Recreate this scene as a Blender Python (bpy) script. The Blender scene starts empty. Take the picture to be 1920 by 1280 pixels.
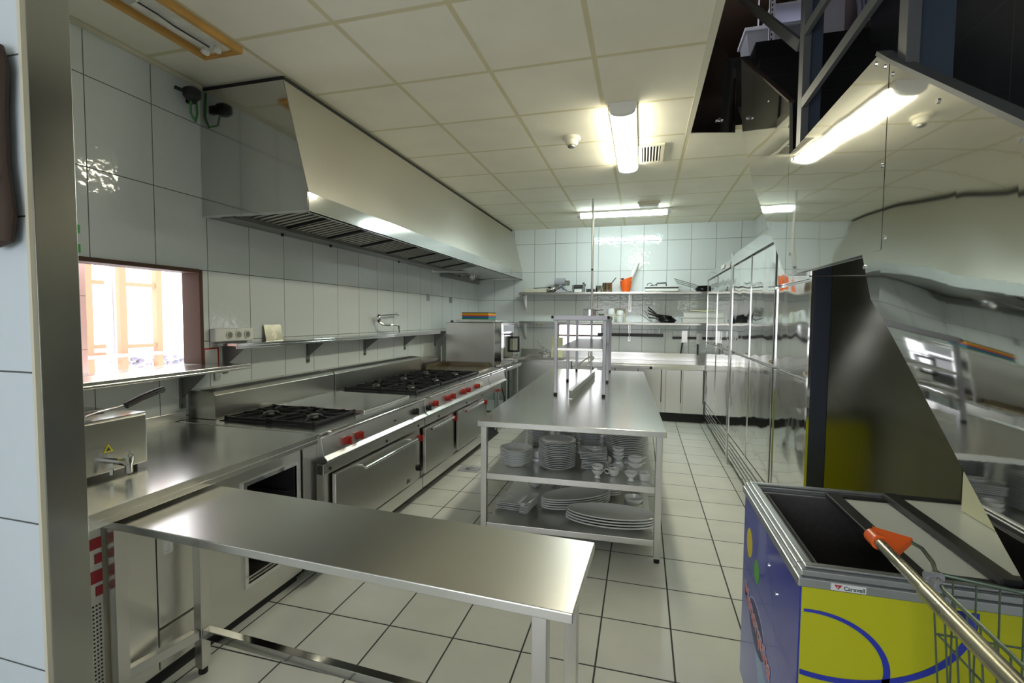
import bpy, math, random
from mathutils import Vector, Matrix
random.seed(7)
S = bpy.context.scene
C = S.collection
PI = math.pi

# ------------------------------------------------------------------ camera
f_px, yaw, pitch, roll = 890.0, .2672, -.0509, .0083
cy, sy = math.cos(yaw), math.sin(yaw)
F = Vector((-sy*math.cos(pitch), cy*math.cos(pitch), math.sin(pitch)))
R0 = Vector((cy, sy, 0)); U0 = R0.cross(F)
Rr = R0*math.cos(roll)+U0*math.sin(roll)
Ur = -R0*math.sin(roll)+U0*math.cos(roll)
cam = bpy.data.objects.new('camera', bpy.data.cameras.new('camera'))
C.objects.link(cam)
cam.data.sensor_width = 36; cam.data.lens = f_px/1920*36
cam.data.clip_start = .02
cam.matrix_world = Matrix(((Rr.x, Ur.x, -F.x, 0), (Rr.y, Ur.y, -F.y, 0), (Rr.z, Ur.z, -F.z, 1.55), (0, 0, 0, 1)))
S.camera = cam

# ------------------------------------------------------------------ world, exposure
S.view_settings.view_transform = 'Standard'
S.view_settings.look = 'None'
S.view_settings.exposure = 0.0
S.view_settings.gamma = 1
S.view_settings.use_curve_mapping = False
W = bpy.data.worlds.new('world'); S.world = W; W.use_nodes = True
W.node_tree.nodes['Background'].inputs[0].default_value = (.93, .95, 1, 1)
W.node_tree.nodes['Background'].inputs[1].default_value = 5.0
S.cycles.max_bounces = 10
S.cycles.diffuse_bounces = 5
S.cycles.glossy_bounces = 6
S.cycles.sample_clamp_indirect = 6
S.cycles.use_denoising = True
LAMP_E = 46.0          # diffuser of the lit fluorescent fittings

def portal(name, loc, rot, sx, sz):
    l = bpy.data.lights.new(name, 'AREA'); l.shape = 'RECTANGLE'; l.size = sx; l.size_y = sz
    l.cycles.is_portal = True
    o = bpy.data.objects.new(name, l); C.objects.link(o); o.location = loc; o.rotation_euler = rot
    return o
portal('daylight_portal', (-2.99, 2.0, 1.5), (0, -PI/2, 0), .66, 1.0)     # left serving hatch
portal('daylight_portal', (-.98, 8.1, 1.25), (-PI/2, 0, 0), .8, .5)       # hatch in the back wall
portal('daylight_portal', (-.9, -2.55, 1.55), (PI/2, 0, 0), 2.4, 1.5)     # unseen window opening behind the viewer, widened to brighten the fronts
portal('daylight_portal', (1.66, 5.4, 4.5), (0, PI/2, 0), .9, 1.2)        # unseen upstairs window, added to light the loft

# ------------------------------------------------------------------ materials
def new_mat(name):
    m = bpy.data.materials.new(name); m.use_nodes = True
    return m, m.node_tree.nodes, m.node_tree.links, m.node_tree.nodes['Principled BSDF']
def mat(name, col, rough=.5, metal=0, spec=.5, noise=0, nscale=20, bump=0, bscale=6, stretch=None, emis=0, coat=0, bdist=.01):
    m, N, L, b = new_mat(name)
    b.inputs['Base Color'].default_value = (*col, 1)
    b.inputs['Roughness'].default_value = rough
    b.inputs['Metallic'].default_value = metal
    b.inputs['Specular IOR Level'].default_value = spec
    b.inputs['Coat Weight'].default_value = coat
    if emis:
        b.inputs['Emission Color'].default_value = (*col, 1); b.inputs['Emission Strength'].default_value = emis
    if noise or bump:
        g = N.new('ShaderNodeNewGeometry'); mp = N.new('ShaderNodeMapping')
        L.new(g.outputs['Position'], mp.inputs[0])
        if stretch: mp.inputs['Scale'].default_value = stretch
    if noise:
        t = N.new('ShaderNodeTexNoise'); t.inputs['Scale'].default_value = nscale; t.inputs['Detail'].default_value = 5
        L.new(mp.outputs[0], t.inputs['Vector'])
        r = N.new('ShaderNodeMapRange'); r.inputs[3].default_value = max(.01, rough-noise); r.inputs[4].default_value = rough+noise
        r.inputs[1].default_value = .3; r.inputs[2].default_value = .7
        L.new(t.outputs[0], r.inputs[0]); L.new(r.outputs[0], b.inputs['Roughness'])
        if metal < .95:
            rr = N.new('ShaderNodeMapRange'); rr.inputs[1].default_value = .3; rr.inputs[2].default_value = .7; rr.inputs[3].default_value = 1-noise*2; rr.inputs[4].default_value = 1+noise
            v = N.new('ShaderNodeVectorMath'); v.operation = 'SCALE'; v.inputs[0].default_value = col
            L.new(t.outputs[0], rr.inputs[0]); L.new(rr.outputs[0], v.inputs['Scale']); L.new(v.outputs[0], b.inputs['Base Color'])
    if bump:
        t2 = N.new('ShaderNodeTexNoise'); t2.inputs['Scale'].default_value = bscale; t2.inputs['Detail'].default_value = 1
        L.new(g.outputs['Position'], t2.inputs['Vector'])
        bp = N.new('ShaderNodeBump'); bp.inputs['Strength'].default_value = bump; bp.inputs['Distance'].default_value = bdist
        L.new(t2.outputs[0], bp.inputs['Height']); L.new(bp.outputs[0], b.inputs['Normal'])
    return m

def tile_mat(name, axes, off, size, gw, col, gcol, rough, wave=0, wscale=8, dirt=0, var=.02, wdist=.02):
    """square tiling in world space: axes are two of 0, 1, 2"""
    m, N, L, b = new_mat(name)
    g = N.new('ShaderNodeNewGeometry'); sp = N.new('ShaderNodeSeparateXYZ'); L.new(g.outputs['Position'], sp.inputs[0])
    def math_(op, a, c):
        n = N.new('ShaderNodeMath'); n.operation = op
        for i, v in enumerate((a, c)):
            if v is None: continue
            if isinstance(v, (int, float)): n.inputs[i].default_value = v
            else: L.new(v, n.inputs[i])
        return n.outputs[0]
    ds, ids = [], []
    for k in (0, 1):
        u = math_('DIVIDE', math_('SUBTRACT', sp.outputs[axes[k]], off[k]), size[k])
        ids.append(math_('FLOOR', u, None))
        fr = math_('FRACT', u, None)
        ds.append(math_('MULTIPLY', math_('MINIMUM', fr, math_('SUBTRACT', 1.0, fr)), size[k]))
    d = math_('MINIMUM', ds[0], ds[1])
    mr = N.new('ShaderNodeMapRange'); mr.inputs[1].default_value = gw*.4; mr.inputs[2].default_value = gw*.62
    L.new(d, mr.inputs[0])
    cb = N.new('ShaderNodeCombineXYZ'); L.new(ids[0], cb.inputs[0]); L.new(ids[1], cb.inputs[1])
    wn = N.new('ShaderNodeTexWhiteNoise'); L.new(cb.outputs[0], wn.inputs[0])
    vr = N.new('ShaderNodeMapRange'); vr.inputs[3].default_value = 1-var; vr.inputs[4].default_value = 1+var; L.new(wn.outputs[0], vr.inputs[0])
    tc = N.new('ShaderNodeVectorMath'); tc.operation = 'SCALE'; tc.inputs[0].default_value = col; L.new(vr.outputs[0], tc.inputs['Scale'])
    mx = N.new('ShaderNodeMixRGB'); L.new(mr.outputs[0], mx.inputs[0]); mx.inputs[1].default_value = (*gcol, 1); L.new(tc.outputs[0], mx.inputs[2])
    out = mx.outputs[0]
    if dirt:
        t = N.new('ShaderNodeTexNoise'); t.inputs['Scale'].default_value = 3; t.inputs['Detail'].default_value = 8; L.new(g.outputs['Position'], t.inputs['Vector'])
        r2 = N.new('ShaderNodeMapRange'); r2.inputs[1].default_value = .35; r2.inputs[2].default_value = .65; r2.inputs[3].default_value = 1-dirt; r2.inputs[4].default_value = 1
        L.new(t.outputs[0], r2.inputs[0])
        v = N.new('ShaderNodeVectorMath'); v.operation = 'SCALE'; L.new(out, v.inputs[0]); L.new(r2.outputs[0], v.inputs['Scale']); out = v.outputs[0]
    L.new(out, b.inputs['Base Color'])
    rg = N.new('ShaderNodeMapRange'); rg.inputs[3].default_value = .8; rg.inputs[4].default_value = rough; L.new(mr.outputs[0], rg.inputs[0]); L.new(rg.outputs[0], b.inputs['Roughness'])
    t = N.new('ShaderNodeTexNoise'); t.inputs['Scale'].default_value = wscale; t.inputs['Detail'].default_value = 1.5
    va = N.new('ShaderNodeVectorMath'); va.operation = 'ADD'; L.new(g.outputs['Position'], va.inputs[0]); L.new(wn.outputs['Color'], va.inputs[1]); L.new(va.outputs[0], t.inputs['Vector'])
    b1 = N.new('ShaderNodeBump'); b1.inputs['Strength'].default_value = wave; b1.inputs['Distance'].default_value = wdist; L.new(t.outputs[0], b1.inputs['Height'])
    b2 = N.new('ShaderNodeBump'); b2.inputs['Strength'].default_value = .5; b2.inputs['Distance'].default_value = .002; L.new(mr.outputs[0], b2.inputs['Height']); L.new(b1.outputs[0], b2.inputs['Normal'])
    L.new(b2.outputs[0], b.inputs['Normal'])
    return m

TZ = 1.847
M = {}
TW = (.70, .74, .74)
M['tile_side'] = tile_mat('white wall tile', (1, 2), (1.86, TZ), (.355, .475), .0045, TW, (.10, .11, .11), .07, .22, 20, wdist=.008)
M['tile_back'] = tile_mat('white wall tile', (0, 2), (-1.80, TZ), (.36, .475), .0055, TW, (.14, .15, .15), .07, .28, 22, wdist=.008)
M['tile_front_daylit'] = tile_mat('white wall tile', (0, 2), (-1.595, 1.385), (.355, .43), .005, (.66, .74, .80), (.10, .11, .11), .12, .1, 9)  # bluish daylight from behind is put into this tile colour
M['tile_flare'] = tile_mat('flare tinted tile', (1, 2), (1.86, 1.66), (.355, .33), .005, (.80, .50, .44), (.4, .2, .15), .2, 0, 9)  # pink of the window flare is painted into the tile
M['floor'] = tile_mat('floor tile', (0, 1), (-.51, 2.43), (.34, .363), .008, (.66, .67, .62), (.045, .045, .045), .26, .04, 5, dirt=.08)
M['ceiling'] = tile_mat('mineral ceiling tile', (0, 1), (.33, 4.16), (.63, .66), .028, (.84, .81, .68), (.66, .61, .40), .85, 0, 60, var=.015, dirt=.05)
M['shaded_wall'] = tile_mat('shaded wall tile', (1, 2), (.2, 0), (.62, 3.0), .006, (.045, .048, .055), (.09, .09, .10), .5, 0, 5)  # right wall tile with the stairwell shade put into its colour
ST = (.60, .60, .585)
M['steel'] = mat('brushed steel', (.72, .71, .68), .30, 1)
M['steel_h'] = mat('brushed steel worktop', (.80, .79, .76), .21, 1)
M['steel_table'] = mat('brushed steel table', (.76, .75, .72), .27, 1)
M['steel_hood'] = mat('hood steel', (.70, .68, .62), .36, 1, noise=.04, nscale=1.5, bump=.05, bscale=2)
M['steel_gloss'] = mat('glossy steel sheet', (.62, .62, .61), .10, 1, bump=.12, bscale=2.2, bdist=.02)
M['mirror'] = mat('mirror polished steel', (.74, .74, .72), .035, 1, bump=.16, bscale=2.0, bdist=.02)
M['mirror_door'] = mat('polished fridge steel', (.70, .70, .68), .06, 1, bump=.30, bscale=3.6, bdist=.02)
M['steel_dark'] = mat('dull dark steel', (.28, .28, .27), .4, 1)
M['steel_edge'] = mat('column steel', (.46, .46, .43), .25, 1, noise=.03, nscale=2, bump=.06, bscale=2.5)
M['steel_brown'] = mat('brown tinted steel', (.34, .33, .28), .17, 1, noise=.03, nscale=4, bump=.05, bscale=2)
M['chrome'] = mat('chrome', (.78, .78, .78), .08, 1)
M['cast'] = mat('cast iron', (.022, .022, .024), .45, .3, noise=.1, nscale=40)
M['black'] = mat('black plastic', (.018, .018, .02), .42)
M['rubber'] = mat('black rubber', (.012, .012, .012), .7)
M['void'] = mat('dark interior', (.02, .02, .022), .7)
M['red'] = mat('red plastic', (.42, .03, .025), .35)
M['navy'] = mat('navy painted edge', (.022, .028, .05), .45)
M['wood'] = mat('varnished brown wood', (.105, .06, .042), .6, spec=.15, noise=.1, nscale=6, stretch=(1, 1, .15))
M['steel_rack'] = mat('grey rack steel', (.24, .24, .245), .36, 1)
M['steel_shelf'] = mat('shelf steel', (.50, .49, .45), .28, 1)
M['filter'] = mat('greasy filter steel', (.30, .29, .28), .4, .9)
M['pine'] = mat('yellow pine trim', (.62, .34, .08), .45, noise=.1, nscale=8)
M['orange_wood'] = mat('orange window frame', (.62, .24, .13), .5)
M['porcelain'] = mat('white porcelain', (.80, .83, .84), .12, coat=.4)
M['cream_pl'] = mat('cream plastic', (.74, .74, .50), .4)
M['white_pl'] = mat('white plastic', (.80, .80, .76), .35)
M['ivory'] = mat('ivory plastic', (.68, .65, .52), .4)
M['orange'] = mat('orange plastic', (.85, .13, .015), .3)
M['grate_dark'] = mat('stair dark paint', (.012, .012, .014), .6)
M['grey_paint'] = mat('grey painted steel', (.11, .115, .12), .45)
M['post_blue'] = mat('dark blue painted steel', (.05, .07, .10), .45)
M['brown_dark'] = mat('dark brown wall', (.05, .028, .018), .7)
M['blue'] = mat('blue freezer panel', (.025, .045, .46), .22, coat=.3)
M['yellow'] = mat('yellow freezer panel', (.55, .56, .012), .35)
M['yellow_dot'] = mat('yellow sticker', (.75, .62, .01), .35)
M['green_dot'] = mat('green sticker', (.10, .45, .03), .35)
M['alu'] = mat('anodised aluminium', (.50, .52, .54), .36, .9)
M['lid'] = mat('frosted white lid', (.70, .73, .70), .22)
M['frost'] = mat('dark freezer inside', (.10, .095, .10), .6, noise=.1, nscale=60)
M['label_white'] = mat('white label', (.75, .76, .76), .4)
M['label_red'] = mat('red print', (.45, .03, .04), .4)
M['label_dark'] = mat('dark print', (.05, .09, .10), .4)
M['text_red'] = mat('pale red lettering', (.72, .20, .17), .4)
M['text_white'] = mat('pale outline print', (.55, .60, .72), .4)
M['logo_dark'] = mat('dark blue print', (.03, .04, .16), .4)
M['light_blue'] = mat('light blue print', (.30, .45, .68), .35)
M['green'] = mat('green label', (.05, .40, .08), .5)
M['griddle'] = mat('used griddle plate', (.26, .22, .15), .3, .8, noise=.1, nscale=5)
M['yel_b'] = mat('yellow board', (.80, .50, .02), .5)
M['ora_b'] = mat('orange board', (.72, .14, .02), .5)
M['blu_b'] = mat('blue board', (.02, .12, .38), .5)
M['grn_b'] = mat('green board', (.05, .30, .14), .5)
M['glass_dark'] = mat('dark oven glass', (.012, .014, .014), .06)
M['cart_wire'] = mat('zinc wire', (.15, .20, .16), .35, .8)
M['cart_bar'] = mat('worn zinc bar', (.46, .44, .34), .3, .9, noise=.1, nscale=10)
M['cable_green'] = mat('green cable', (.08, .28, .08), .5)
M['cloth'] = mat('lavender cloth', (.50, .50, .72), .8)
M['box_white'] = mat('white carton', (.72, .72, .82), .7)
M['grey_bin'] = mat('grey bin', (.35, .36, .40), .5)
M['stone'] = mat('stone', (.35, .33, .38), .8, noise=.2, nscale=9)
M['sticker_yellow'] = mat('yellow warning sticker', (.8, .68, .02), .5)
M['copper'] = mat('stained steel', (.50, .42, .30), .25, 1, noise=.1, nscale=9)
M['diffuser_warm'] = mat('lit warm lamp diffuser', (1, .95, .74), .5, emis=LAMP_E)
M['diffuser_cool'] = mat('lit cool lamp diffuser', (.84, 1, .97), .5, emis=LAMP_E*1.15)
M['tube_old'] = mat('white reflector', (.75, .74, .66), .45, noise=.1, nscale=14)
M['pan'] = mat('black pan coating', (.02, .02, .022), .35)
M['wrap'] = mat('pale paper', (.80, .78, .52), .6)
M['clear_wrap'] = mat('milky plastic film', (.75, .77, .76), .25)

# ------------------------------------------------------------------ mesh helpers
class MB:
    def __init__(s): s.v = []; s.f = []
    def add(s, vs, fs):
        b = len(s.v); s.v += [tuple(v) for v in vs]; s.f += [tuple(b+i for i in f) for f in fs]; return s
    def box(s, x0, x1, y0, y1, z0, z1):
        if x0 > x1: x0, x1 = x1, x0
        if y0 > y1: y0, y1 = y1, y0
        if z0 > z1: z0, z1 = z1, z0
        return s.add([(x0,y0,z0),(x1,y0,z0),(x1,y1,z0),(x0,y1,z0),(x0,y0,z1),(x1,y0,z1),(x1,y1,z1),(x0,y1,z1)],
                     [(0,3,2,1),(4,5,6,7),(0,1,5,4),(1,2,6,5),(2,3,7,6),(3,0,4,7)])
    def bar(s, p, q, w, h, up=(0, 0, 1)):
        p, q = Vector(p), Vector(q); d = (q-p).normalized(); up = Vector(up)
        a = d.cross(up)
        if a.length < 1e-4: a = d.cross(Vector((1, 0, 0)))
        a.normalize(); c = a.cross(d).normalized(); vs = []
        for e in (p, q):
            for i, j in ((-1,-1),(1,-1),(1,1),(-1,1)): vs.append(e+a*w/2*i+c*h/2*j)
        return s.add(vs, [(0,1,2,3),(7,6,5,4),(0,4,5,1),(1,5,6,2),(2,6,7,3),(3,7,4,0)])
    def tube(s, pts, r, n=8, closed=False, r2=None):
        pts = [Vector(p) for p in pts]; k = len(pts); vs = []; a = None
        for i, p in enumerate(pts):
            if closed: d = pts[(i+1) % k]-pts[i-1]
            else: d = pts[min(i+1, k-1)]-pts[max(i-1, 0)]
            d.normalize()
            if a is None:
                a = d.cross(Vector((0, 0, 1)))
                if a.length < 1e-3: a = d.cross(Vector((1, 0, 0)))
            a = (a-d*a.dot(d)).normalized(); c = d.cross(a)
            rr = r if r2 is None else r+(r2-r)*i/(k-1)
            for j in range(n):
                t = 2*PI*j/n; vs.append(p+a*math.cos(t)*rr+c*math.sin(t)*rr)
        fs = []
        for i in range(k if closed else k-1):
            for j in range(n):
                fs.append((i*n+j, i*n+(j+1) % n, ((i+1) % k)*n+(j+1) % n, ((i+1) % k)*n+j))
        if not closed: fs += [tuple(range(n))[::-1], tuple(range((k-1)*n, k*n))]
        return s.add(vs, fs)
    def cyl(s, p, q, r, n=16, r2=None): return s.tube([p, q], r, n, r2=r2)
    def lathe(s, prof, c=(0, 0, 0), n=32, sx=1, sy=1, a0=0):
        vs = []; fs = []; k = len(prof)
        for (r, z) in prof:
            for j in range(n):
                t = 2*PI*j/n+a0; vs.append((c[0]+r*sx*math.cos(t), c[1]+r*sy*math.sin(t), c[2]+z))
        for i in range(k-1):
            for j in range(n): fs.append((i*n+j, i*n+(j+1) % n, (i+1)*n+(j+1) % n, (i+1)*n+j))
        fs += [tuple(range(n))[::-1], tuple(range((k-1)*n, k*n))]
        return s.add(vs, fs)
    def prism(s, pts, off):
        off = Vector(off); k = len(pts); pts = [Vector(p) for p in pts]
        vs = pts+[p+off for p in pts]
        fs = [tuple(range(k))[::-1], tuple(range(k, 2*k))]+[(i, (i+1) % k, k+(i+1) % k, k+i) for i in range(k)]
        return s.add(vs, fs)
    def grid_wall(s, axis, at, th, us, vs_, holes):
        """wall slab perpendicular to axis (0 = x, 1 = y) with rectangular holes (u0, u1, v0, v1)"""
        us = sorted(set(us+[h[0] for h in holes]+[h[1] for h in holes])); vv = sorted(set(vs_+[h[2] for h in holes]+[h[3] for h in holes]))
        for i in range(len(us)-1):
            for j in range(len(vv)-1):
                u, v = (us[i]+us[i+1])/2, (vv[j]+vv[j+1])/2
                if any(h[0] < u < h[1] and h[2] < v < h[3] for h in holes): continue
                if axis == 0: s.box(at, at+th, us[i], us[i+1], vv[j], vv[j+1])
                else: s.box(us[i], us[i+1], at, at+th, vv[j], vv[j+1])
        return s

def mesh_obj(name, mb, m, shift=(0, 0, 0), smooth=False, bevel=0):
    me = bpy.data.meshes.new(name)
    me.from_pydata([(v[0]-shift[0], v[1]-shift[1], v[2]-shift[2]) for v in mb.v], [], mb.f)
    me.update()
    import bmesh
    bm = bmesh.new(); bm.from_mesh(me); bmesh.ops.recalc_face_normals(bm, faces=bm.faces); bm.to_mesh(me); bm.free()
    me.materials.append(M[m])
    if smooth:
        for p in me.polygons: p.use_smooth = True
        me.set_sharp_from_angle(angle=math.radians(38))
    o = bpy.data.objects.new(name, me); C.objects.link(o)
    if bevel:
        b = o.modifiers.new('bevel', 'BEVEL'); b.width = bevel; b.segments = 2; b.limit_method = 'ANGLE'
    return o
class T:
    """a thing: an Empty at its base; parts are given in world coordinates, or in its own when local"""
    def __init__(s, name, label, cat, loc=(0, 0, 0), rot=0, group=None, local=False):
        s.o = bpy.data.objects.new(name, None); C.objects.link(s.o); s.o.location = loc; s.o.rotation_euler = (0, 0, rot)
        s.o['label'] = label; s.o['category'] = cat
        if group: s.o['group'] = group
        s.shift = (0, 0, 0) if local else loc; s.o.empty_display_size = .05
    def add(s, name, mb, m, under=None, smooth=False, bevel=0, label=None):
        o = mesh_obj(name, mb, m, s.shift, smooth, bevel); o.parent = under or s.o
        if label: o['label'] = label
        return o
def solo(name, mb, m, label, cat, group=None, smooth=False, bevel=0, loc=None, rot=0):
    """a thing that is one mesh; with loc given the mesh is in its own coordinates"""
    if loc is None:
        xs = [v[0] for v in mb.v]; ys = [v[1] for v in mb.v]; zs = [v[2] for v in mb.v]
        c = ((min(xs)+max(xs))/2, (min(ys)+max(ys))/2, min(zs))
        o = mesh_obj(name, mb, m, c, smooth, bevel); o.location = c
    else:
        o = mesh_obj(name, mb, m, (0, 0, 0), smooth, bevel); o.location = loc; o.rotation_euler = (0, 0, rot)
    o['label'] = label; o['category'] = cat
    if group: o['group'] = group
    return o
def struct(name, mb, m, bevel=0, parent=None):
    o = mesh_obj(name, mb, m, bevel=bevel)
    if parent: o.parent = parent
    else: o['kind'] = 'structure'
    return o
def copy_tree(o, parent=None):
    c = o.copy(); C.objects.link(c); c.parent = parent
    if parent: c.matrix_parent_inverse = o.matrix_parent_inverse.copy()
    for ch in list(o.children): copy_tree(ch, c)
    return c

XL, XR, YB, ZC = -2.84, 1.62, 8.0, 3.05
# ------------------------------------------------------------------ room
struct('floor', MB().box(XL-.1, XR+.1, -2.6, YB+.1, -.06, 0), 'floor')
cm = MB().box(XL-.1, .33, -2.6, YB+.1, ZC, ZC+.03).box(.33, XR+.1, 4.16, YB+.1, ZC, ZC+.03).box(.33, XR+.1, -2.6, -.6, ZC, ZC+.03)
struct('ceiling', cm, 'ceiling')
struct('wall_left', MB().grid_wall(0, XL-.14, .14, [-2.6, YB+.1], [0, ZC], [(1.50, 2.515, 1.22, 1.84)]), 'tile_side')
struct('wall_back', MB().grid_wall(1, YB, .12, [XL-.1, XR+.1], [0, ZC], [(-1.38, -.66, 1.02, 1.455)]), 'tile_back')
struct('wall_right', MB().box(XR, XR+.1, -2.6, YB+.1, 0, ZC), 'tile_side')
struct('wall_rear', MB().grid_wall(1, -2.6, .1, [XL-.1, XR+.1], [0, ZC], [(-2.1, .3, .8, 2.3)]), 'tile_back')  # window opening is added out of view to let daylight in
struct('trim_left', MB().box(XL, XL+.025, 1.1, 2.54, ZC-.022, ZC).box(XL, XL+.02, YB-.03, YB, 0, .01), 'ivory')
struct('trim_stairwell', MB().box(.305, .345, -.6, 4.18, ZC-.006, ZC+.06), 'ivory')
# partition with steel end
struct('wall_front', MB().box(-3.4, -1.607, .914, 1.012, 0, ZC), 'tile_front_daylit')
struct('trim_partition', MB().box(-1.606, -1.60, .916, 1.018, 0, ZC-.001).box(-1.66, -1.606, 1.013, 1.018, 0, ZC-.001), 'steel_edge', bevel=.002)
struct('trim_corner', MB().box(-1.614, -1.602, .904, .916, 0, ZC-.001), 'ivory')
# stairwell and loft shell
struct('wall_stairwell', MB().box(1.56, 1.60, -.6, 4.16, 1.9, 5.2), 'shaded_wall')
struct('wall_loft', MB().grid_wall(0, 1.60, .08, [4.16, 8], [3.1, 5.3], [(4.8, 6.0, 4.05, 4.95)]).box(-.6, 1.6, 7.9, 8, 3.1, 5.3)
       .box(-.62, -.56, 4.2, 8, 3.1, 5.3).box(.25, 1.7, -.66, -.6, ZC+.04, 5.3), 'brown_dark')  # unseen opening in the right loft wall is added for its light
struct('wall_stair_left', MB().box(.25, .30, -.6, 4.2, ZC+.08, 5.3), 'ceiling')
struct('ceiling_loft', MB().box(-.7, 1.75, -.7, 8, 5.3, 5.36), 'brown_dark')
struct('floor_loft', MB().box(-.6, 1.62, 4.36, 8, 3.62, 3.70), 'grate_dark')

# ---- serving hatch in the left wall
w1 = mesh_obj('window_1', MB().box(XL-.14, XL+.012, 2.495, 2.52, 1.17, 1.845).box(XL-.14, XL+.012, 1.50, 2.495, 1.825, 1.85).box(XL-.14, XL+.012, 1.50, 1.535, 1.17, 1.812), 'wood', bevel=.003)
w1['kind'] = 'structure'
struct('wall_outer', MB().box(-3.45, -3.3, 1.0, 2.13, 0, 2.6), 'tile_flare')
fr = MB()
for a in (2.585, 2.83, 3.12): fr.bar((-4, a, 1.0), (-4, a, 2.4), .05, .05)
for z in (1.24, 1.79, 1.30): fr.bar((-4, 2.60, z), (-4, 2.70, z), .03, .03)
for z in (1.29, 1.79, 2.35): fr.bar((-4, 2.83, z), (-4, 3.12, z), .035, .03)
struct('window_2', fr, 'orange_wood')
struct('trim_outdoor_pipe', MB().cyl((-3.98, 2.755, .6), (-3.98, 2.755, 2.4), .018), 'alu')
ledge = MB().box(-4.2, -3.9, 2.3, 3.9, 1.215, 1.235)
struct('trim_outdoor_ledge', ledge, 'box_white')
random.seed(3)
sm = MB()
for i in range(34):
    y, z = 2.78+random.random()*.75, 1.09+random.random()*.09; r = .018+random.random()*.018
    sm.lathe([(0.001, -r*.7), (r*.7, -r*.5), (r, 0), (r*.75, r*.5), (.001, r*.7)], (-4.05, y, z), 7)
o = mesh_obj('stone_planting', sm, 'stone'); o['kind'] = 'stuff'; o['label'] = 'grey stones under the ledge outside the hatch'; o['category'] = 'stones'
# hatch in the back wall
struct('window_3', MB().box(-1.40, -.64, YB+.0, YB+.10, 1.43, 1.46).box(-1.40, -1.37, YB, YB+.10, 1.02, 1.43).box(-1.37, -.66, YB+.08, YB+.10, 1.235, 1.262), 'wood')

# ------------------------------------------------------------------ ceiling fittings
def lamp(loc, L, Wd, rot, label, dm):
    t = T('ceiling_lamp', label, 'lamp', (*loc, ZC-.085), rot, 'fluorescent ceiling lamps', local=True)
    t.add('housing', MB().box(-Wd/2, Wd/2, -L/2, L/2, .055, .085), 'white_pl', bevel=.004)
    pts = []
    for i in range(9):
        a = PI*i/8; pts.append((-Wd/2*math.cos(a)*.96, (1-math.sin(a)**.7)*.052+.003))
    d = MB().prism([(x, -L/2+.03, z) for x, z in pts]+[(Wd/2*.96, -L/2+.03, .055), (-Wd/2*.96, -L/2+.03, .055)], (0, L-.06, 0))
    t.add('diffuser', d, dm)
    for s_ in (-1, 1):
        e = MB().prism([(x*1.02, s_*L/2, z-.002) for x, z in pts]+[(Wd/2, s_*L/2, .06), (-Wd/2, s_*L/2, .06)], (0, -s_*.05, 0))
        t.add('end_cap', e, 'white_pl')
    return t
lamp((-.165, 4.17), 1.44, .19, 0, 'lit fluorescent lamp running away from the viewer on the ceiling', 'diffuser_warm')
lamp((-.29, 6.87), 1.27, .15, PI/2, 'lit fluorescent lamp set crosswise near the back wall', 'diffuser_cool')
t = T('emergency_lamp', 'small white emergency lamp on the ceiling beside the crosswise lamp', 'lamp', (.055, 6.47, ZC-.06))
t.add('housing', MB().box(-.09, .19, 6.41, 6.53, ZC-.03, ZC), 'ivory', bevel=.006)
t.add('lens', MB().box(-.075, .175, 6.42, 6.52, ZC-.06, ZC-.03), 'white_pl', bevel=.01)
t = T('smoke_detector', 'round cream smoke detector on the ceiling', 'smoke detector', (-.6, 4.02, ZC-.075))
t.add('base', MB().lathe([(.072, 0), (.075, -.015), (.064, -.028)], (-.6, 4.02, ZC), 28), 'ivory', smooth=True)
t.add('head', MB().lathe([(.057, -.028), (.054, -.05), (.042, -.066), (.03, -.068)], (-.6, 4.02, ZC), 28), 'ivory', smooth=True)
t.add('grille', MB().lathe([(.03, -.066), (.03, -.082), (.016, -.088)], (-.6, 4.02, ZC), 20), 'steel_dark')
t = T('ceiling_vent', 'square cream vent grille with slats in the ceiling', 'vent', (.045, 4.57, ZC-.015))
t.add('backing', MB().box(-.035, .125, 4.36, 4.78, ZC-.004, ZC-.001), 'void')
fm = MB().box(-.065, .155, 4.33, 4.36, ZC-.015, ZC).box(-.065, .155, 4.78, 4.81, ZC-.015, ZC).box(-.065, -.035, 4.36, 4.78, ZC-.015, ZC).box(.125, .155, 4.36, 4.78, ZC-.015, ZC)
for i in range(6): fm.bar((-.02+i*.026, 4.36, ZC-.009), (-.02+i*.026, 4.78, ZC-.009), .011, .004, (.5, 0, 1))
t.add('grille', fm, 'ivory')
# the unlit lamp without cover, in a wooden frame
t = T('open_lamp_fitting', 'unlit lamp fitting without cover in yellow pine frame near the hood', 'lamp', (-2.30, 1.45, ZC-.03))
x0, x1, y0, y1 = -2.47, -2.20, .62, 2.25
t.add('frame', MB().box(x0, x0+.03, y0, y1, ZC-.035, ZC).box(x1-.03, x1, y0, y1, ZC-.035, ZC).box(x0+.03, x1-.03, y1-.03, y1, ZC-.035, ZC).box(x0+.03, x1-.03, y0, y0+.03, ZC-.035, ZC), 'pine', bevel=.003)
t.add('tray', MB().prism([(x0+.03, y0+.03, ZC-.004), (x0+.075, y0+.03, ZC-.022), (x1-.075, y0+.03, ZC-.022), (x1-.03, y0+.03, ZC-.004)], (0, y1-y0-.06, 0)), 'tube_old')
for dx in (-.04, .04):
    t.add('lamp_holder', MB().box(-2.335+dx-.012, -2.335+dx+.012, 2.155, 2.185, ZC-.055, ZC-.02).cyl((-2.335+dx, 2.155, ZC-.045), (-2.335+dx, 2.145, ZC-.045), .012), 'white_pl', bevel=.003)
t.add('ballast', MB().box(-2.37, -2.30, 1.35, 1.75, ZC-.045, ZC-.02), 'steel', bevel=.004)
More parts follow.
